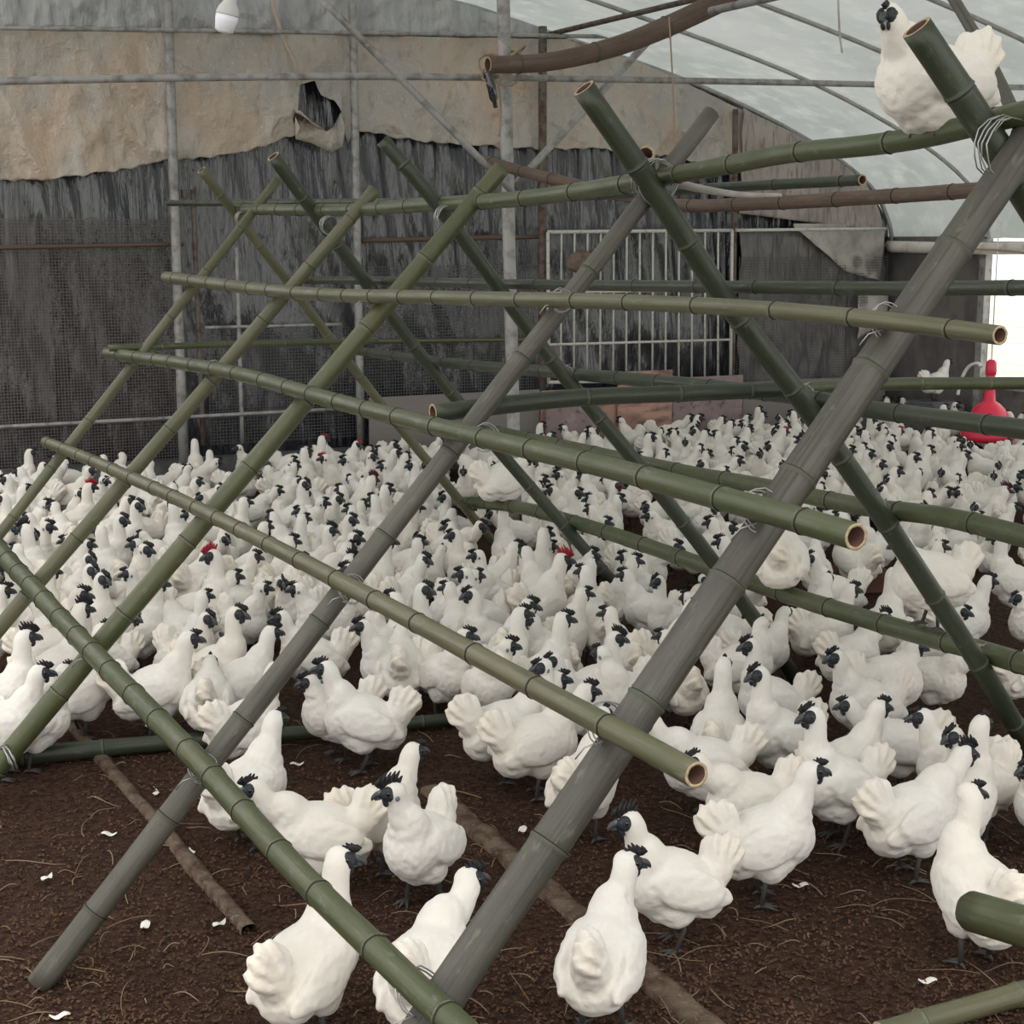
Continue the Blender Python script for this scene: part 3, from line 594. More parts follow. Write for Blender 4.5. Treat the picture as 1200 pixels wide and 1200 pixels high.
# ------------------------------------------------------------------ lamp bulb
bp_ = O+ray(266, 20)*4.6
bulb = empty('light_bulb', bp_); tag(bulb, 'white bulb hanging from the roof at upper left', 'light bulb')
def lathe(bm, prof, seg=24, rot=None, mi=0):
    rings = [[bm.verts.new((r*math.cos(2*PI*k/seg), r*math.sin(2*PI*k/seg), z)) for k in range(seg)] for r, z in prof]
    for a, b in zip(rings, rings[1:]):
        for k in range(seg): bm.faces.new((a[k], a[(k+1) % seg], b[(k+1) % seg], b[k])).material_index = mi
    bm.faces.new(rings[0][::-1]); bm.faces.new(rings[-1])
bm = bmesh.new(); lathe(bm, [(.001, -.048), (.018, -.046), (.027, -.040), (.033, -.010), (.034, .005)]); a = obj('bulb_glass', bm, M['bulbglass'], bulb)
bm = bmesh.new(); lathe(bm, [(.034, .005), (.0345, .010), (.029, .028), (.019, .044), (.017, .07), (.010, .078)]); b = obj('bulb_body', bm, M['bulbcap'], bulb)
bm = bmesh.new(); tube(bm, [Vector((0, 0, .075)), Vector((.01, 0, .3)), Vector((0, .02, .8)), Vector((0, .03, archz(bp_.x)-bp_.z))], .004, 6); obj('cord', bm, M['comb'], bulb)
for q in (a, b): q.rotation_euler = (.15, .2, 0)

# ------------------------------------------------------------------ red hanging drinker
dp_ = gz(1157, 516, .20)
dr = empty('poultry_drinker', (dp_.x, dp_.y, .20)); dr.scale = (1.05, 1.05, 1.05); tag(dr, 'red hanging bell drinker with white hose near the bright opening', 'drinker')
bm = bmesh.new(); lathe(bm, [(.12, 0), (.175, .0), (.19, .02), (.192, .07), (.184, .07), (.175, .03), (.10, .03)], 40); obj('pan', bm, M['redplastic'], dr)
bm = bmesh.new(); lathe(bm, [(.155, .06), (.152, .10), (.14, .17), (.115, .225), (.075, .265), (.042, .285), (.036, .36), (.032, .47), (.02, .50)], 40); obj('bell', bm, M['redplastic'], dr)
bm = bmesh.new(); lathe(bm, [(.036, .47), (.04, .50), (.036, .56), (.02, .58)], 20); obj('valve', bm, M['redplastic'], dr)
def dl(x, y): return ox(x, y, dp_.x)-Vector((dp_.x, dp_.y, .20))
bm = bmesh.new(); tube(bm, smooth_pts([dl(1150, 434), dl(1146, 430), dl(1136, 434), dl(1128, 448), dl(1124, 465)], 8), .012, 10); obj('hose', bm, M['whiteplastic'], dr)
bm = bmesh.new(); tube(bm, [Vector((0, 0, .57)), Vector((0, 0, (archz(dp_.x)-.20-.03)/1.05))], .005, 6); obj('suspension_cord', bm, M['whiteplastic'], dr)

# small wooden tray on the floor in the gap
tp = gz(1000, 690, 0)
tray = empty('wooden_tray', (tp.x, tp.y, 0)); tray.rotation_euler.z = -YAW+.1; tag(tray, 'low red brown wooden tray on the floor behind lowest far rail', 'tray')
bm = bmesh.new(); box(bm, (0, 0, .012), (.30, .18, .02)); obj('base', bm, M['woodbox'], tray, False)
for c, s in (((0, -.09, .05), (.30, .016, .10)), ((0, .09, .05), (.30, .016, .10)), ((-.15, 0, .05), (.016, .19, .10)), ((.15, 0, .05), (.016, .19, .10))):
    bm = bmesh.new(); box(bm, c, s); bmesh.ops.bevel(bm, geom=bm.edges[:], offset=.003, segments=2, affect='EDGES'); obj('side_board', bm, M['woodbox'], tray, False)

# half-buried boards on the floor (run along the shed)
def curb(label, a, b, wdt, h, seed):
    A, B = gz(*a), gz(*b); bm = bmesh.new(); n = 60; d = (B-A).normalized(); s = Vector((d.y, -d.x, 0)); prev = None
    for i in range(n+1):
        p = A.lerp(B, i/n); hh = h*(.75+.5*noise.noise(Vector((i*.3, seed, 0)))); ww = wdt*(1+.35*noise.noise(Vector((i*.22, seed, 4))))
        row = [bm.verts.new(p+s*ww*k+Vector((0, 0, z))) for k, z in ((-.62, -.02), (-.5, hh*.8), (-.2, hh), (.25, hh*.97), (.5, hh*.75), (.62, -.02))]
        if prev:
            for k in range(5): bm.faces.new((prev[k], prev[k+1], row[k+1], row[k]))
        prev = row
    return tag(obj('floor_board', bm, M['dirtwood']), label, 'floor board')
curb('mud covered strip half buried in the litter at left, by grey leg foot', (60, 822), (292, 1092), .035, .026, 1)
curb('flat muddy strip half buried in litter running to the bottom centre', (505, 925), (840, 1215), .065, .02, 2)

# straw, chips, loose feathers
def in_view(P, m=40):
    x, y = proj(P); return -m < x < 1200+m and 500 < y < 1200+m
bm = bmesh.new(); rnd = random.Random(5); cnt = 0
while cnt < 340:
    x, y = rnd.uniform(0, 1200), rnd.uniform(830, 1210); P = gz(x, y, .006); a = rnd.uniform(0, 2*PI); L = rnd.uniform(.02, .11) if rnd.random() < .8 else rnd.uniform(.1, .2)
    c = rnd.uniform(-.9, .9); pts = []
    for k in range(6):
        pts.append(Vector((P.x, P.y, floor_z(P.x, P.y)+.004+.006*math.sin(k*.9)))); P = P+Vector((math.cos(a), math.sin(a), 0))*L/5; a += c*.3
    tube(bm, pts, rnd.uniform(.0008, .0017), 5); cnt += 1
tag(obj('straw', bm, M['straw']), 'dry straw wisps strewn over the litter', 'straw', kind='stuff')
bm = bmesh.new(); rnd = random.Random(6)
for k in range(15000):
    y = 840+400*rnd.random()**.8; P = gz(rnd.uniform(-20, 1220), y, 0); s = rnd.uniform(.002, .0065)
    q = Vector((P.x, P.y, floor_z(P.x, P.y)+.001)); e = Euler((rnd.uniform(-.7, .7), rnd.uniform(-.7, .7), rnd.uniform(0, 6))).to_matrix()
    c = [q+e @ Vector(v)*s for v in ((-1, -.5, 0), (1, -.6, .2), (1.1, .5, 0), (-.8, .6, .25), (0, 0, .9))]
    v = [bm.verts.new(t) for t in c]
    for f in ((0, 1, 4), (1, 2, 4), (2, 3, 4), (3, 0, 4)): bm.faces.new([v[i] for i in f])
tag(obj('wood_chips', bm, M['chip'], None, False), 'crumbly brown chips of litter on the open floor', 'litter', kind='stuff')
rnd = random.Random(8)
for i, (x, y, lab) in enumerate(((173, 850, 'small white feather by the ground bamboo at left'), (128, 977, 'white feather on litter left of the grey leg'), (55, 1028, 'white feather on litter near the left edge'), (170, 1084, 'white down tuft right of grey leg foot'), (257, 1082, 'white down tuft left of the lowest hen at left'), (224, 998, 'white feather beside the grey leg'), (348, 895, 'white feather on the litter behind the hunched left hen'), (183, 929, 'white feather between bamboo and muddy strip'), (612, 972, 'white feather left of the thick leg'), (1087, 1149, 'white feather by the feet of the far right front hen'), (938, 1037, 'white feathers behind the feet of the big front hen'), (70, 1190, 'white feather at the bottom left corner'))):
    P = gz(x, y, .008); bm = bmesh.new(); a = rnd.uniform(0, 6); n = 7
    q = [(P+Vector((math.cos(a), math.sin(a), 0))*.045*(k/n-.5)+Vector((0, 0, .004*math.sin(k)))) for k in range(n+1)]; s = Vector((-math.sin(a), math.cos(a), 0))
    wv = [.002, .008, .011, .012, .011, .009, .006, .001]; up_ = []
    for k in range(n+1): up_.append((bm.verts.new(q[k]+s*wv[k]), bm.verts.new(q[k]+Vector((0, 0, .004))), bm.verts.new(q[k]-s*wv[k])))
    for u, v in zip(up_, up_[1:]):
        bm.faces.new((u[0], v[0], v[1], u[1])); bm.faces.new((u[1], v[1], v[2], u[2]))
    tag(obj('loose_feather', bm, M['down']), lab, 'feather', 'loose feathers on the litter')

# ------------------------------------------------------------------ hens
def remesh(bm, vox, it=10, fac=.5):
    me = bpy.data.meshes.new('tmp'); bm.to_mesh(me); bm.free(); o = bpy.data.objects.new('tmp', me); COL.objects.link(o)
    r = o.modifiers.new('r', 'REMESH'); r.mode = 'VOXEL'; r.voxel_size = vox
    s = o.modifiers.new('s', 'SMOOTH'); s.factor = fac; s.iterations = it
    dg = bpy.context.evaluated_depsgraph_get(); dg.update(); out = bpy.data.meshes.new_from_object(o.evaluated_get(dg))
    bpy.data.objects.remove(o); bpy.data.meshes.remove(me); return out
def E_(p): return Euler((0, -math.radians(p), 0))
POSES = {  # head point, head yaw, head pitch, body pitch, tail angle, comb size, fluff, squat
 'up':      dict(h=(.118, 0, .335), hy=0, bp=22, ta=58),
 'upL':     dict(h=(.112, .02, .335), hy=58, bp=22, ta=60),
 'upR':     dict(h=(.112, -.02, .335), hy=-58, bp=22, ta=60),
 'tall':    dict(h=(.095, 0, .375), hy=0, bp=32, ta=50),
 'tallL':   dict(h=(.095, .012, .37), hy=48, bp=30, ta=55),
 'tallR':   dict(h=(.095, -.012, .37), hy=-48, bp=30, ta=55),
 'fwd':     dict(h=(.165, 0, .30), hy=0, bp=10, ta=52),
 'fwdL':    dict(h=(.155, .035, .30), hy=40, bp=12, ta=55),
 'fwdR':    dict(h=(.155, -.035, .30), hy=-40, bp=12, ta=55),
 'backL':   dict(h=(.085, .04, .325), hy=95, bp=24, ta=68),
 'backR':   dict(h=(.085, -.04, .325), hy=-95, bp=24, ta=68),
 'tallRR':  dict(h=(.095, -.03, .365), hy=-88, bp=30, ta=60),
 'perch':   dict(h=(.138, .02, .288), hy=32, bp=14, ta=56, fl=1.0, sq=1),
 'perchR':  dict(h=(.11, -.02, .275), hy=-35, bp=14, ta=50, fl=1.15, sq=1),
 'hunch':   dict(h=(.10, 0, .285), hy=0, bp=12, ta=62, fl=1.12),
 'hunchL':  dict(h=(.10, .02, .288), hy=35, bp=12, ta=66, fl=1.12),
 'hunchR':  dict(h=(.10, -.02, .288), hy=-35, bp=12, ta=30, fl=1.08),
}
def hen_mesh(key):
    p = POSES[key]; rnd = random.Random(sum(map(ord, key))); fl = p.get('fl', 1); bp = p['bp']; bm = bmesh.new()
    ell(bm, (0, 0, .168), (.122, .080*fl, .080*fl), E_(bp), 32, 20)
    ca = math.radians(bp); ch = Vector((.062, 0, .168+.062*math.tan(ca)*.7))
    ell(bm, ch+Vector((0, 0, -.012)), (.068, .070*fl, .078), None, 28, 18)
    ell(bm, (-.070, 0, .130), (.062, .070*fl, .060), E_(30), 24, 14)
    ell(bm, (.010, 0, .115), (.075, .066*fl, .050), None, 24, 14)
    ta = math.radians(p['ta']); tb = Vector((-.088, 0, .172-.05*math.sin(ca)+.01))
    td = Vector((-math.cos(ta), 0, math.sin(ta)))
    ell(bm, tb+td*.02, (.070, .045, .048), E_(180-p['ta']), 20, 12)
    for k in range(13):
        a = ta+math.radians((k-6)*5.2+rnd.uniform(-1.5, 1.5)); L = .098+.014*math.cos((k-6)*.33)+rnd.uniform(-.004, .004); sy = (k % 3-1)*.008
        d = Vector((-math.cos(a), sy*1.6, math.sin(a))); c = tb+d*(L*.62)+Vector((0, sy, 0)); rot = d.to_track_quat('X', 'Y').to_euler()
        ell(bm, c, (L*.55, .0105, .026), rot, 14, 8)
    ell(bm, tb+td*.060, (.058, .0125, .050), E_(180-p['ta']), 22, 12)
    ell(bm, tb+td*.045, (.060, .024, .042), E_(180-p['ta']), 20, 12)
    for s in (1, -1):
        ell(bm, (-.012, s*.070*fl, .172), (.092, .020, .052), Euler((s*.18, -math.radians(bp-8), -s*.06)), 24, 14)
        ell(bm, (-.075, s*.064*fl, .148), (.060, .014, .028), Euler((s*.1, -math.radians(bp-2), s*.12)), 18, 10)
        ell(bm, (.006, s*.036, .108), (.046, .034, .044), E_(-15), 18, 12)
        tube(bm, [Vector((.004, s*.040, .10)), Vector((-.003, s*.040, .066))], [.022, .010], 12)
    hp = Vector(p['h']); N0 = ch+Vector((-.005, 0, .020)); N3 = hp+Vector((-.012, 0, -.018))
    c1 = N0+Vector((.020, 0, .045)); mid = N0.lerp(N3, .55)+Vector((.010, 0, -.004))
    pts = smooth_pts([N0+Vector((-.03, 0, -.03)), N0, c1.lerp(mid, .35), mid, N3, hp], 5); n = len(pts)
    rs = [.072, .071, .069, .066, .064, .062, .0595, .057, .0545, .052, .0490, .046, .0435, .0405, .0375, .0345, .0315, .0305, .0300, .0295, .0292, .029, .0285, .028, .0272, .026]
    tube(bm, pts, [rs[min(i, len(rs)-1)]*(fl if i < 10 else 1) for i in range(n)], 20)
    hr = Euler((0, 0, math.radians(p['hy']))).to_matrix()
    ell(bm, hp, (.0315, .0255, .0275), Euler((0, .25, math.radians(p['hy']))), 20, 14)
    ell(bm, hp+hr @ Vector((.014, 0, -.004)), (.020, .019, .019), Euler((0, .3, math.radians(p['hy']))), 16, 12)
    me = remesh(bm, .0050, 10, .55)
    for v in me.vertices:
        c = v.co; k = min(1, max(0, (.30-c.z)/.1)); nn = v.normal
        fe = 1-abs(noise.noise(Vector((c.x*26+c.z*10, c.y*26, c.z*34-c.x*14))))*2
        d = .0006*fe+.0015*noise.noise(Vector((c.x*16, c.y*30, c.z*22)))+.0022*noise.noise(Vector((c.x*55, c.y*80, c.z*60)))
        v.co = c+nn*d*(.25+k)
    bm = bmesh.new(); bm.from_mesh(me); bpy.data.meshes.remove(me)
    for s in (1, -1):   # shanks and toes
        fx = -.004+.014*s*(1 if key in ('up', 'fwd', 'tall', 'hunchL') else -.6)
        A = Vector((-.003, s*.040, .078)); K = Vector((-.010, s*.041, .060)); B = Vector((fx, s*.043, .010))
        if p.get('sq'): A = Vector((-.003, s*.034, .10)); K = Vector((-.004, s*.034, .09)); B = Vector((-.004, s*.034, .080))
        tube(bm, [A, K, B], [.0078, .0066, .0058], 8, True, 1)
        for a in (-28, 2, 32, 178):
            L = .042 if a != 178 else .020; d = Vector((math.cos(math.radians(a*1+s*4)), math.sin(math.radians(a+s*4)), 0))
            tube(bm, [B, B+d*L*.5+Vector((0, 0, -.002)), B+d*L*(.7 if p.get('sq') else 1)+Vector((0, 0, -.02 if p.get('sq') else -.007))], [.0055, .0042, .0016], 6, True, 1)
    o = bpy.data.meshes.new('hen_'+key); bm.to_mesh(o); bm.free()
    for q in o.polygons: q.use_smooth = True
    o.materials.append(M['feather']); o.materials.append(M['leg']); return o
# head furniture in head space (x forward)
def hm(fn, mats):
    bm = bmesh.new(); fn(bm); me = bpy.data.meshes.new(fn.__name__); bm.to_mesh(me); bm.free()
    for q in me.polygons: q.use_smooth = True
    for m in mats: me.materials.append(m)
    return me
def face_skin(bm):
    for s in (1, -1):
        ell(bm, (.0115, s*.0085, .000), (.0175, .0120, .0158), Euler((0, .2, 0)), 16, 10)
        ell(bm, (-.004, s*.0160, -.008), (.0050, .0050, .0065), None, 10, 6, 1)
    ell(bm, (.024, 0, -.002), (.010, .0095, .009), None, 14, 8)
    for s in (1, -1): ell(bm, (.019, s*.0055, -.018), (.0065, .0042, .0095), Euler((0, .2, s*.15)), 10, 8)
def beak_(bm):
    tube(bm, smooth_pts([(.024, 0, .000), (.034, 0, -.001), (.042, 0, -.006), (.046, 0, -.012)], 3), [.0078, .0075, .0070, .0064, .0058, .0052, .0044, .0036, .0024, .0010], 8)
    tube(bm, [(.024, 0, -.006), (.034, 0, -.009), (.040, 0, -.012)], [.0062, .0045, .0015], 8)
def eye_(s):
    def eye(bm): ell(bm, (.0125, s*.0188, .0035), (.0046, .0030, .0046), None, 12, 8)
    return eye
def comb_f(L, Hh, n, seed):
    def comb(bm):
        rnd = random.Random(seed); x0 = .034
        ell(bm, (x0-L*.5, 0, .018), (L*.52, .0042, .0075), Euler((0, .18, 0)), 16, 8)
        for k in range(n):
            t = k/(n-1); x = x0-t*L; h = Hh*(.55+.75*math.sin(PI*(t*.8+.12)))*rnd.uniform(.85, 1.15)
            tube(bm, [Vector((x, 0, .016)), Vector((x-.002-.2*h, rnd.uniform(-.002, .002), .016+h*.6)), Vector((x-.004-.45*h, rnd.uniform(-.003, .003), .018+h))], [.0050, .0042, .0014], 6)
    return comb
FACE = hm(face_skin, [M['face'], M['lobe']]); BEAK = hm(beak_, [M['beak']]); EYE = {s: hm(eye_(s), [M['eye']]) for s in (1, -1)}
COMBS = {'s': hm(comb_f(.024, .008, 4, 1), [M['comb']]), 'm': hm(comb_f(.032, .012, 5, 2), [M['comb']]), 'l': hm(comb_f(.042, .021, 6, 3), [M['comb']]),
         'r': hm(comb_f(.042, .020, 6, 4), [M['comb_red']]), 'p': hm(comb_f(.044, .022, 6, 5), [M['comb_purple']])}
FACE_P = hm(face_skin, [M['comb_purple'], M['comb_purple']])
HEN = {}
def proto(key):
    if key not in HEN: HEN[key] = hen_mesh(key)
    return HEN[key]
PLACED = []
def make_hen(root, th, key, s, comb, label, group=None, eyes=True, z=0.0, name='hen', roll=0):
    body = bpy.data.objects.new(name, proto(key)); COL.objects.link(body)
    body.location = (root[0], root[1], z); body.rotation_euler = (0, roll, th); body.scale = (s, s, s)
    tag(body, label, 'hen' if comb not in 'rp' else 'rooster', group)
    p = POSES[key]; m = Matrix.Translation(p['h']) @ Euler((0, math.radians(p.get('hp', 4)), math.radians(p['hy']))).to_matrix().to_4x4() @ Matrix.Diagonal((1.24, 1.26, 1.24, 1) if key != 'perch' else (1.26, 1.0, 1.05, 1))
    parts = [('face', FACE if comb not in 'p' else FACE_P), ('comb', COMBS[comb]), ('beak', BEAK)]
    if eyes: parts += [('eye', EYE[1]), ('eye', EYE[-1])]
    for nm, me in parts:
        o = bpy.data.objects.new(nm, me); COL.objects.link(o); o.parent = body; o.matrix_local = m
    return body
def th_world(img_deg): return -YAW+math.radians(img_deg)
def by_head(x, y, deg, key, s):
    p = POSES[key]; P = gz(x, y, p['h'][2]*s); a = th_world(deg); h = p['h']
    return (P.x-(h[0]*math.cos(a)-h[1]*math.sin(a))*s, P.y-(h[0]*math.sin(a)+h[1]*math.cos(a))*s)

# --- foreground birds: head x, head y, heading (0 right, 90 away, 180 left, 270 towards camera), pose, scale, comb, label
FG = [
 (398, 1006, 58, 'tallR', 1.03, 's', 'front left hen seen from behind, tail raised, nearest the lowest rail'),
 (548, 1030, 74, 'fwdR', 1.05, 'm', 'hen at bottom centre behind the lowest rail, black face turned right'),
 (462, 928, 248, 'upR', 1.02, 'l', 'tall hen facing left just behind the bottom centre hen'),
 (484, 880, 35, 'up', .95, 's', 'hen looking right, partly hidden by the tall left-facing centre hen'),
 (300, 924, 192, 'fwd', 1.0, 'm', 'hunched hen facing left just right of the lowest rail'),
 (322, 843, 55, 'up', 1.02, 's', 'hen behind the grey leg with its tail raised towards the left'),
 (734, 1010, 72, 'upR', 1.02, 'm', 'front centre hen seen from behind, head turned right, grey legs visible'),
 (738, 962, 197, 'up', 1.0, 'l', 'front hen facing left right of the thickest leg, tall black comb'),
 (950, 903, 12, 'up', 1.04, 's', 'plump front hen facing right, both legs striding on open litter'),
 (818, 892, 198, 'fwd', .98, 'm', 'hen facing left behind the pale cut end of the third rail'),
 (1135, 930, 108, 'tallRR', 1.05, 's', 'front right hen seen from behind beside the dark bamboo end'),
 (1129, 884, 28, 'fwd', 1.06, 'l', 'hen with drooping fluffy wing facing right behind the front right hen'),
 (1118, 862, 215, 'up', .97, 'm', 'cream tinted hen near the right edge, face towards the camera'),
 (1150, 848, 45, 'tall', .98, 'm', 'hen with large black face looking right near the right edge'),
 (952, 838, 205, 'tall', 1.04, 'm', 'hen facing left with stretched neck behind the plump front hen'),
 (996, 826, 180, 'fwd', .95, 's', 'hen peering left above the stretched-neck hen at right'),
 (1030, 829, 25, 'up', .97, 'm', 'hen looking right just beside the left-peering hen at right'),
 (1082, 840, 180, 'up', .97, 's', 'hen looking left behind the drooping-wing hen'),
 (889, 790, 212, 'tall', 1.02, 'm', 'hen facing left with long neck right of the thickest leg'),
 (880, 756, 200, 'tall', .98, 'm', 'hen facing left directly behind the long-necked right hen'),
 (765, 848, 190, 'fwd', 1.0, 's', 'hen facing left whose head shows just right of thickest leg'),
 (706, 838, 62, 'up', 1.0, 's', 'rear view hen between third rail and thickest leg'),
 (686, 810, 26, 'fwd', 1.05, 'm', 'hen facing right behind the third rail, tail low left'),
 (652, 796, 20, 'fwd', 1.05, 's', 'hen behind the third rail with its tail fanned at left'),
 (383, 783, 180, 'up', 1.02, 'm', 'hen in clear side view facing left, tail fanned up at right'),
 (363, 799, 200, 'hunch', .95, 'm', 'hen peeking out left behind the side view hen'),
 (426, 733, 205, 'up', .98, 'm', 'hen facing left above the side view hen'),
 (470, 738, 92, 'hunch', .98, 's', 'rear view hen with pointed upright tail right of side view hen'),
 (322, 784, 42, 'up', .98, 'm', 'hen facing right against the left side of the grey leg'),
 (246, 775, 95, 'hunch', .92, 's', 'slim rear view hen with pointed tail above the ground bamboo'),
 (221, 748, 12, 'up', 1.05, 's', 'large hen facing right crossed by the lowest rail'),
 (46, 788, 22, 'up', 1.0, 'm', 'cream necked hen facing right low at the left edge'),
 (30, 746, 30, 'tall', 1.02, 'l', 'hen with tall black comb facing right at the left edge'),
 (76, 786, 20, 'up', .95, 'm', 'hen touching the bright green leg at left, face right'),
 (330, 723, 200, 'up', .98, 'm', 'hen facing left above the grey leg at mid left'),
 (317, 741, 30, 'up', .98, 'm', 'hen facing right below the left-facing one by the grey leg'),
 (848, 779, 75, 'tall', .98, 's', 'rear view hen with upright neck right of thickest leg'),
 (811, 710, 30, 'up', 1.0, 'm', 'hen with dark head touching the thickest leg midway'),
 (981, 770, 200, 'up', 1.0, 'm', 'hen facing left beneath the lowest far rail'),
 (1071, 758, 10, 'hunch', 1.05, 'm', 'round front-facing hen just under the perched hen feet'),
 (1157, 681, 15, 'up', .98, 'm', 'hen facing right just right of the thick far leg'),
 (1046, 672, 60, 'tall', .98, 's', 'hen seen from behind left of the perched hen, tail upright'),
 (1035, 724, 30, 'fwd', .95, 'l', 'hen with spiky black comb showing above the lowest far rail'),
 (997, 691, 15, 'up', .98, 'm', 'hen facing right above the lowest far rail beside the tray'),
 (969, 678, 60, 'up', .95, 's', 'hen turned half away above the rail left of the tray'),
 (953, 654, 200, 'up', 1.0, 'm', 'hen facing left beneath the hollow rail end'),
 (1208, 900, 200, 'hunch', .95, 's', 'cream hen cut by the right edge behind the front right hen'),
 (1195, 700, 200, 'hunch', .95, 's', 'hen at the right edge near the bare litter patch'),
]
for (x, y, d, key, s, cb, lab) in FG:
    r = by_head(x, y, d, key, s); make_hen(r, th_world(d), key, s, cb, lab); PLACED.append([r[0], r[1], 1])

# --- perched birds
def perch_hen(foot, th, key, s, cb, label, roll=0):
    make_hen((foot.x, foot.y), th, key, s, cb, label, z=foot.z, roll=roll)
P = ox(1090, 160, XR+.02); make_hen((P.x+.0, P.y+.0), th_world(208), 'perch', .98, 's', 'fluffy cream hen perched on the ridge rail at top right', z=P.z-.060)
P = F_(1088, 741, .035); make_hen((P.x, P.y), th_world(188), 'hunch', .97, 's', 'big hen perched on the lowest far rail at right, wings ruffled', z=P.z+.014)
P = F_(915, 690, .035); make_hen((P.x, P.y), th_world(75), 'perchR', 1.0, 's', 'fluffy hen perched tail-on on the lowest far rail beside thickest leg', z=P.z-.055)
P = F_(590, 590, .035); make_hen((P.x, P.y), th_world(25), 'perchR', 1.0, 's', 'hen perched on the left end of the lowest far rail', z=P.z-.055)
P = ox(1095, 470, XS-.35); 
BK = P.copy(); bm = bmesh.new(); box(bm, (P.x, P.y, P.z/2), (.36, .36, P.z)); bmesh.ops.bevel(bm, geom=bm.edges[:], offset=.02, segments=2, affect='EDGES')
tag(obj('concrete_block', bm, M['concrete'], None, False), 'low concrete block by the side wall, mostly hidden by hens', 'block')
make_hen((P.x, P.y), th_world(20), 'up', .95, 's', 'hen standing raised on a block against the dark corner', z=P.z)

# --- the crowd: heads as surveyed (x, y, facing)
CR = '''25,552,L 51,546,R 28,573,R 9,582,L 49,593,R 64,593,L 92,578,R 103,551,R 102,571,Rr 121,563,R 31,620,Ll 54,617,R 21,643,L 101,638,R 135,621,L 142,609,R 161,592,R 149,587,R
144,640,L 168,641,R 171,672,L 135,681,R 107,668,R 104,655,R 104,697,R 179,555,L 223,564,R 228,518,A 280,525,L 250,572,R 286,588,R 297,652,R 239,652,Lr 264,674,R 198,689,R 3,692,R
95,714,Rl 85,716,L 120,738,R 227,697,R 242,719,R 356,529,L 345,546,R 357,567,R 384,515,Rp 384,537,Lr 409,538,L 412,521,Rp 431,535,R 446,528,L 463,530,R 451,546,L 484,545,L 500,560,R 515,538,R 526,520,R
490,575,L 436,563,Rp 455,574,R 401,573,L 395,585,R 378,588,R 422,583,L 438,580,L 447,590,R 428,596,L 473,593,R 361,606,R 347,600,L 327,606,L 405,609,R 384,619,Rl 356,635,R 415,630,R 366,653,R 395,642,R
415,652,Rl 411,667,L 444,634,R 521,582,L 527,617,L 536,628,L 563,616,R 480,637,R 494,656,R 529,671,L 532,685,L 567,679,R 500,697,R 576,720,R 594,757,R 602,724,L 633,711,R
634,499,R 661,502,L 693,505,L 645,511,R 728,493,L 761,512,R 775,512,L 787,508,L 806,490,R 823,490,R 841,492,R 825,508,R 857,485,R 872,497,L 887,505,R 839,509,L 870,523,R 812,505,L 753,535,L 777,531,R
828,532,R 863,540,R 847,552,R 656,556,L 648,574,L 675,577,R 693,585,L 722,583,R 724,570,Rp 759,593,L 681,558,L 618,643,A 644,628,R 664,655,Rr 684,649,R 692,660,R 752,660,R 848,635,L 869,620,R 708,612,R
734,653,L 880,480,R 893,487,R 861,529,L 929,485,L 920,499,R 907,505,Rp 903,523,L 913,553,R 941,517,L 975,556,L 958,560,L 1001,504,R 1013,508,L 1018,532,R 994,527,R 1053,505,Rr 1044,515,R 1087,507,L 1096,508,R
1117,514,R 1123,522,R 1070,536,R 1087,528,R 1130,534,R 1030,544,R 1044,552,R 1034,573,L 1087,580,R 1108,577,R 1124,577,L 1177,574,Rp 1188,570,R 1191,557,R 1198,526,R 1032,466,L 1040,470,R 1075,468,L 1092,474,R
1106,478,R 1120,475,R 1130,478,L 1182,486,L 957,593,R 986,605,L 1198,488,R 680,671,L 720,671,L 689,693,R 674,725,R 731,716,L 704,744,Rl 692,768,L 653,775,L 680,558,R 640,600,L 600,640,R 560,650,L
1010,600,L 1170,630,L 1100,640,R 940,600,L 900,640,R 820,610,L 790,640,R 770,680,L 60,670,R 10,665,L 170,720,R 150,700,L 280,720,R 350,690,L 450,700,L 540,740,R 590,790,L 560,700,L'''.split()
rnd = random.Random(21); crowd = []
for t in CR:
    a, b, c = t.split(','); x, y = float(a), float(b); f = c[0]; cb = c[1:] or rnd.choice('ssmm')
    base = {'L': 180, 'R': 0, 'A': 90}[f]; d = base+rnd.uniform(-48, 48)
    if f in 'LR':
        turn = rnd.random()
        if turn < .45: ks = ['up', 'tall', 'up', 'fwd', 'tall']
        else:
            d = base+rnd.choice((60, 75, -60, -75, 50)); dd = (base-d+540) % 360-180
            ks = (['upL', 'tallL', 'backL'] if dd > 0 else ['upR', 'tallR', 'backR'])
    else: ks = ['up', 'tall']
    key = rnd.choice(ks); s = rnd.uniform(.9, 1.04)*(1.06 if cb in 'rp' and cb else 1)
    r = by_head(x, y, d, key, s); r = (min(r[0], XS-.2), min(r[1], YW-.62)); 
    if abs(r[0]-dp_.x) < .26 and abs(r[1]-dp_.y) < .26: continue
    crowd.append([r[0], r[1], d, key, s, cb, 1])
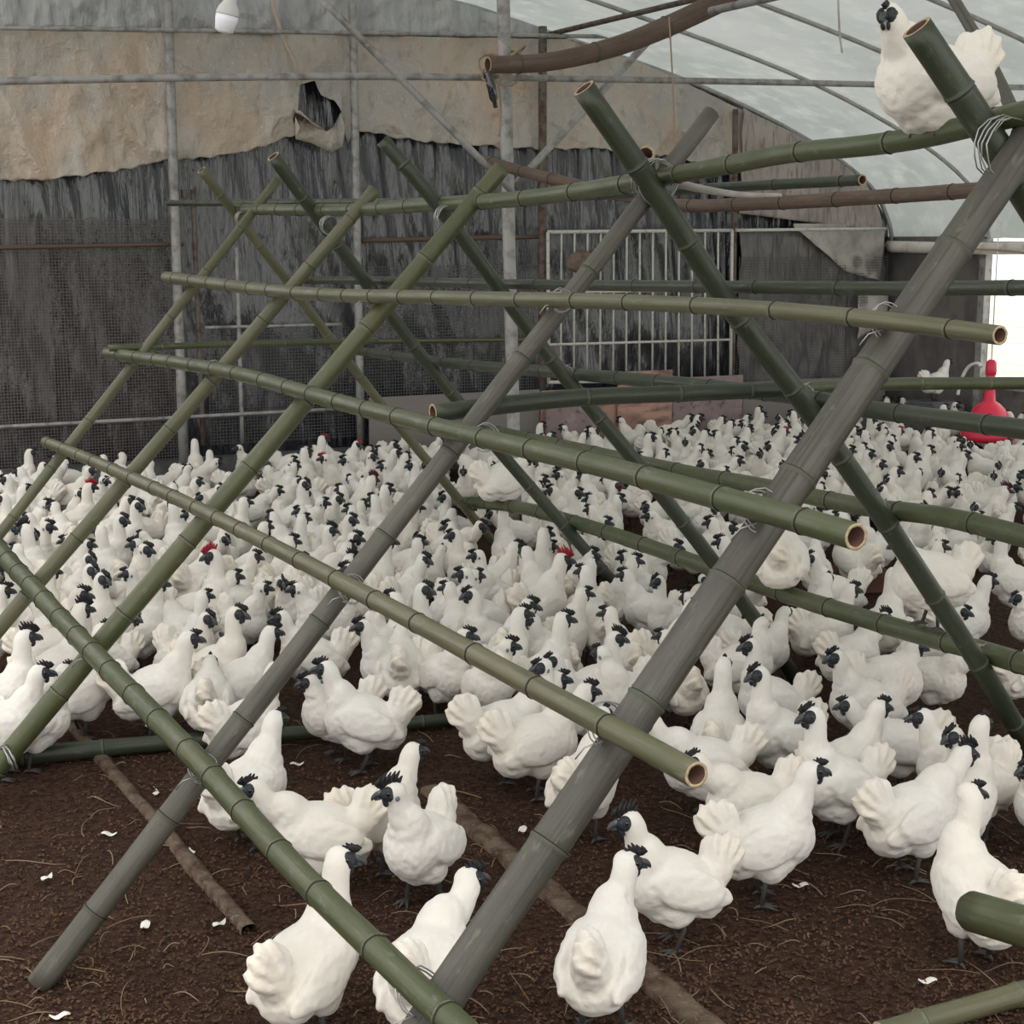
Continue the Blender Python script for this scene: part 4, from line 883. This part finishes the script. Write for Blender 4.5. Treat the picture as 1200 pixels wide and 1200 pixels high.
# fillers between them
def front_y(x):   # image row in front of which the floor is open
    pts = [(-100, 800), (60, 800), (130, 770), (400, 780), (520, 790), (560, 860), (850, 880), (900, 870), (1200, 850), (1300, 850)]
    for (a, ya), (b, yb) in zip(pts, pts[1:]):
        if a <= x <= b: return ya+(yb-ya)*(x-a)/(b-a)
    return 800
allp = [[c[0], c[1]] for c in crowd]+[[p[0], p[1]] for p in PLACED]
tries = 0; fill = []
while tries < 26000 and len(fill) < 185:
    tries += 1
    X, Y = rnd.uniform(.6, XS-.22), rnd.uniform(4.0, YW-.62)
    x, y = proj((X, Y, .0)); xh, yh = proj((X, Y, .3))
    if not (-30 < x < 1240) or y > front_y(x): continue
    if (985 < x < 1050 and 640 < y < 735) or (1140 < x < 1240 and 690 < y < 775) or (660 < x < 740 and 900 < y): continue
    if 470 < x < 540 and y > 745: continue
    if (X-dp_.x)**2+(Y-dp_.y)**2 < .16 or (X-BK.x)**2+(Y-BK.y)**2 < .2: continue
    md = .205 if Y > 6 else .24
    if any((X-q[0])**2+(Y-q[1])**2 < md*md for q in allp): continue
    allp.append([X, Y]); d = rnd.uniform(0, 360)
    fill.append([X, Y, d, rnd.choice(['up', 'fwd', 'hunch', 'upL', 'upR', 'fwdL', 'fwdR', 'tall', 'backL', 'backR']), rnd.uniform(.86, .98), rnd.choice('ssm'), 0])
crowd += fill
# gentle push-apart so that bodies do not sit inside one another
for it in range(20):
    for i in range(len(crowd)):
        a = crowd[i]
        for b in crowd[i+1:]:
            dx, dy = b[0]-a[0], b[1]-a[1]
            if abs(dx) > .2 or abs(dy) > .2: continue
            q = math.hypot(dx, dy)
            if 1e-5 < q < .195:
                k = (.195-q)/q*.25; a[0] -= dx*k; a[1] -= dy*k; b[0] += dx*k; b[1] += dy*k
        for p in PLACED:
            dx, dy = a[0]-p[0], a[1]-p[1]; q = math.hypot(dx, dy)
            if 1e-5 < q < .19: k = (.19-q)/q*.5; a[0] += dx*k; a[1] += dy*k
        dx, dy = a[0]-PF.x, a[1]-PF.y; q = math.hypot(dx, dy)
        if q < .15: a[0] += dx/q*(.15-q); a[1] += dy/q*(.15-q)
        a[1] = min(a[1], YW-.6); a[0] = min(a[0], XS-.2)
crowd.sort(key=lambda c: depth((c[0], c[1], .2)))
NIND = 300-len(FG)-5
near, rest = crowd[:NIND], crowd[NIND:]
print('HENS', len(FG), len(crowd), len(near), len(rest))
def zone(x, y):
    col = 'at far left' if x < 120 else 'left, under the net panel' if x < 235 else 'left of second wall pole' if x < 415 else 'just left of central post' if x < 603 else \
        'just right of central post' if x < 700 else 'under the barred gate' if x < 860 else 'near the right corner' if x < 1030 else 'near the red drinker'
    row = 'back rows' if y < 550 else 'upper middle rows' if y < 600 else 'middle rows' if y < 655 else 'lower middle rows' if y < 720 else 'front rows'
    if x > 1030 and y > 655: col = 'near the right edge'
    return col, row
def facing(d):
    d = d % 360
    return 'looking right' if d < 50 or d >= 310 else 'looking away' if d < 130 else 'looking left' if d < 230 else 'looking at camera'
lab0 = []
for c in near:
    x, y = proj((c[0], c[1], .2)); col, row = zone(x, y); hd = c[2]+POSES[c[3]]['hy']
    kind = {'r': 'red-combed rooster', 'p': 'purple-combed rooster', 'l': 'tall-combed hen'}.get(c[5], 'hunched hen' if c[3].startswith('hunch') else 'long-necked hen' if c[3].startswith('tall') else 'hen')
    lab0.append((kind, facing(hd), row, col, x))
labs = [None]*len(near); ORD = ['leftmost', 'second', 'third', 'fourth', 'fifth', 'sixth', 'seventh', 'eighth']
keys = {}
for i, l in enumerate(lab0): keys.setdefault(l[:4], []).append(i)
for k, ids in keys.items():
    ids.sort(key=lambda i: lab0[i][4])
    for n_, i in enumerate(ids):
        kind, f_, row, col = k
        if len(ids) == 1: labs[i] = 'only white %s %s in %s %s' % (kind, f_, row, col)
        elif n_ == 0: labs[i] = 'leftmost white %s %s in %s %s' % (kind, f_, row, col)
        elif n_ == len(ids)-1: labs[i] = 'rightmost white %s %s in %s %s' % (kind, f_, row, col)
        else: labs[i] = '%s white %s from left %s in %s %s' % (ORD[n_], kind, f_, row, col)
        if len(labs[i].replace('-', ' ').split()) > 15: labs[i] = labs[i].replace('white ', '')
for c, lab in zip(near, labs):
    make_hen((c[0], c[1]), th_world(c[2]), c[3], c[4], c[5], lab, group='packed flock of white hens', eyes=depth((c[0], c[1], .2)) < 7, name='rooster' if c[5] in 'rp' else 'hen')
# far remainder of the flock as one object
if rest:
    bm = bmesh.new(); lo = {}
    for c in rest:
        key = c[3]
        if key not in lo:
            o = bpy.data.objects.new('t', proto(key)); COL.objects.link(o); d = o.modifiers.new('d', 'DECIMATE'); d.ratio = .12
            dg = bpy.context.evaluated_depsgraph_get(); dg.update(); me = bpy.data.meshes.new_from_object(o.evaluated_get(dg)); bpy.data.objects.remove(o); lo[key] = me
        T = Matrix.Translation((c[0], c[1], 0)) @ Euler((0, 0, th_world(c[2]))).to_matrix().to_4x4() @ Matrix.Diagonal((c[4],)*3+(1,))
        def add(me, M4, off):
            n0 = len(bm.verts); f0 = len(bm.faces); bm.from_mesh(me); bm.verts.ensure_lookup_table(); bm.faces.ensure_lookup_table()
            for v in bm.verts[n0:]: v.co = M4 @ v.co
            for f in bm.faces[f0:]: f.material_index = off(f.material_index)
        add(lo[key], T, lambda i: i)
        p = POSES[key]; m = T @ Matrix.Translation(p['h']) @ Euler((0, .07, math.radians(p['hy']))).to_matrix().to_4x4() @ Matrix.Diagonal((1.24, 1.26, 1.24, 1))
        add(FACE, m, lambda i: 2); add(COMBS['m'], m, lambda i: 3 if c[5] not in 'rp' else 4); add(BEAK, m, lambda i: 5)
    tag(obj('distant_flock', bm, [M['feather'], M['leg'], M['face'], M['comb'], M['comb_red'], M['beak']]), 'farthest crowded rows of white hens along the walls', 'flock', kind='stuff')
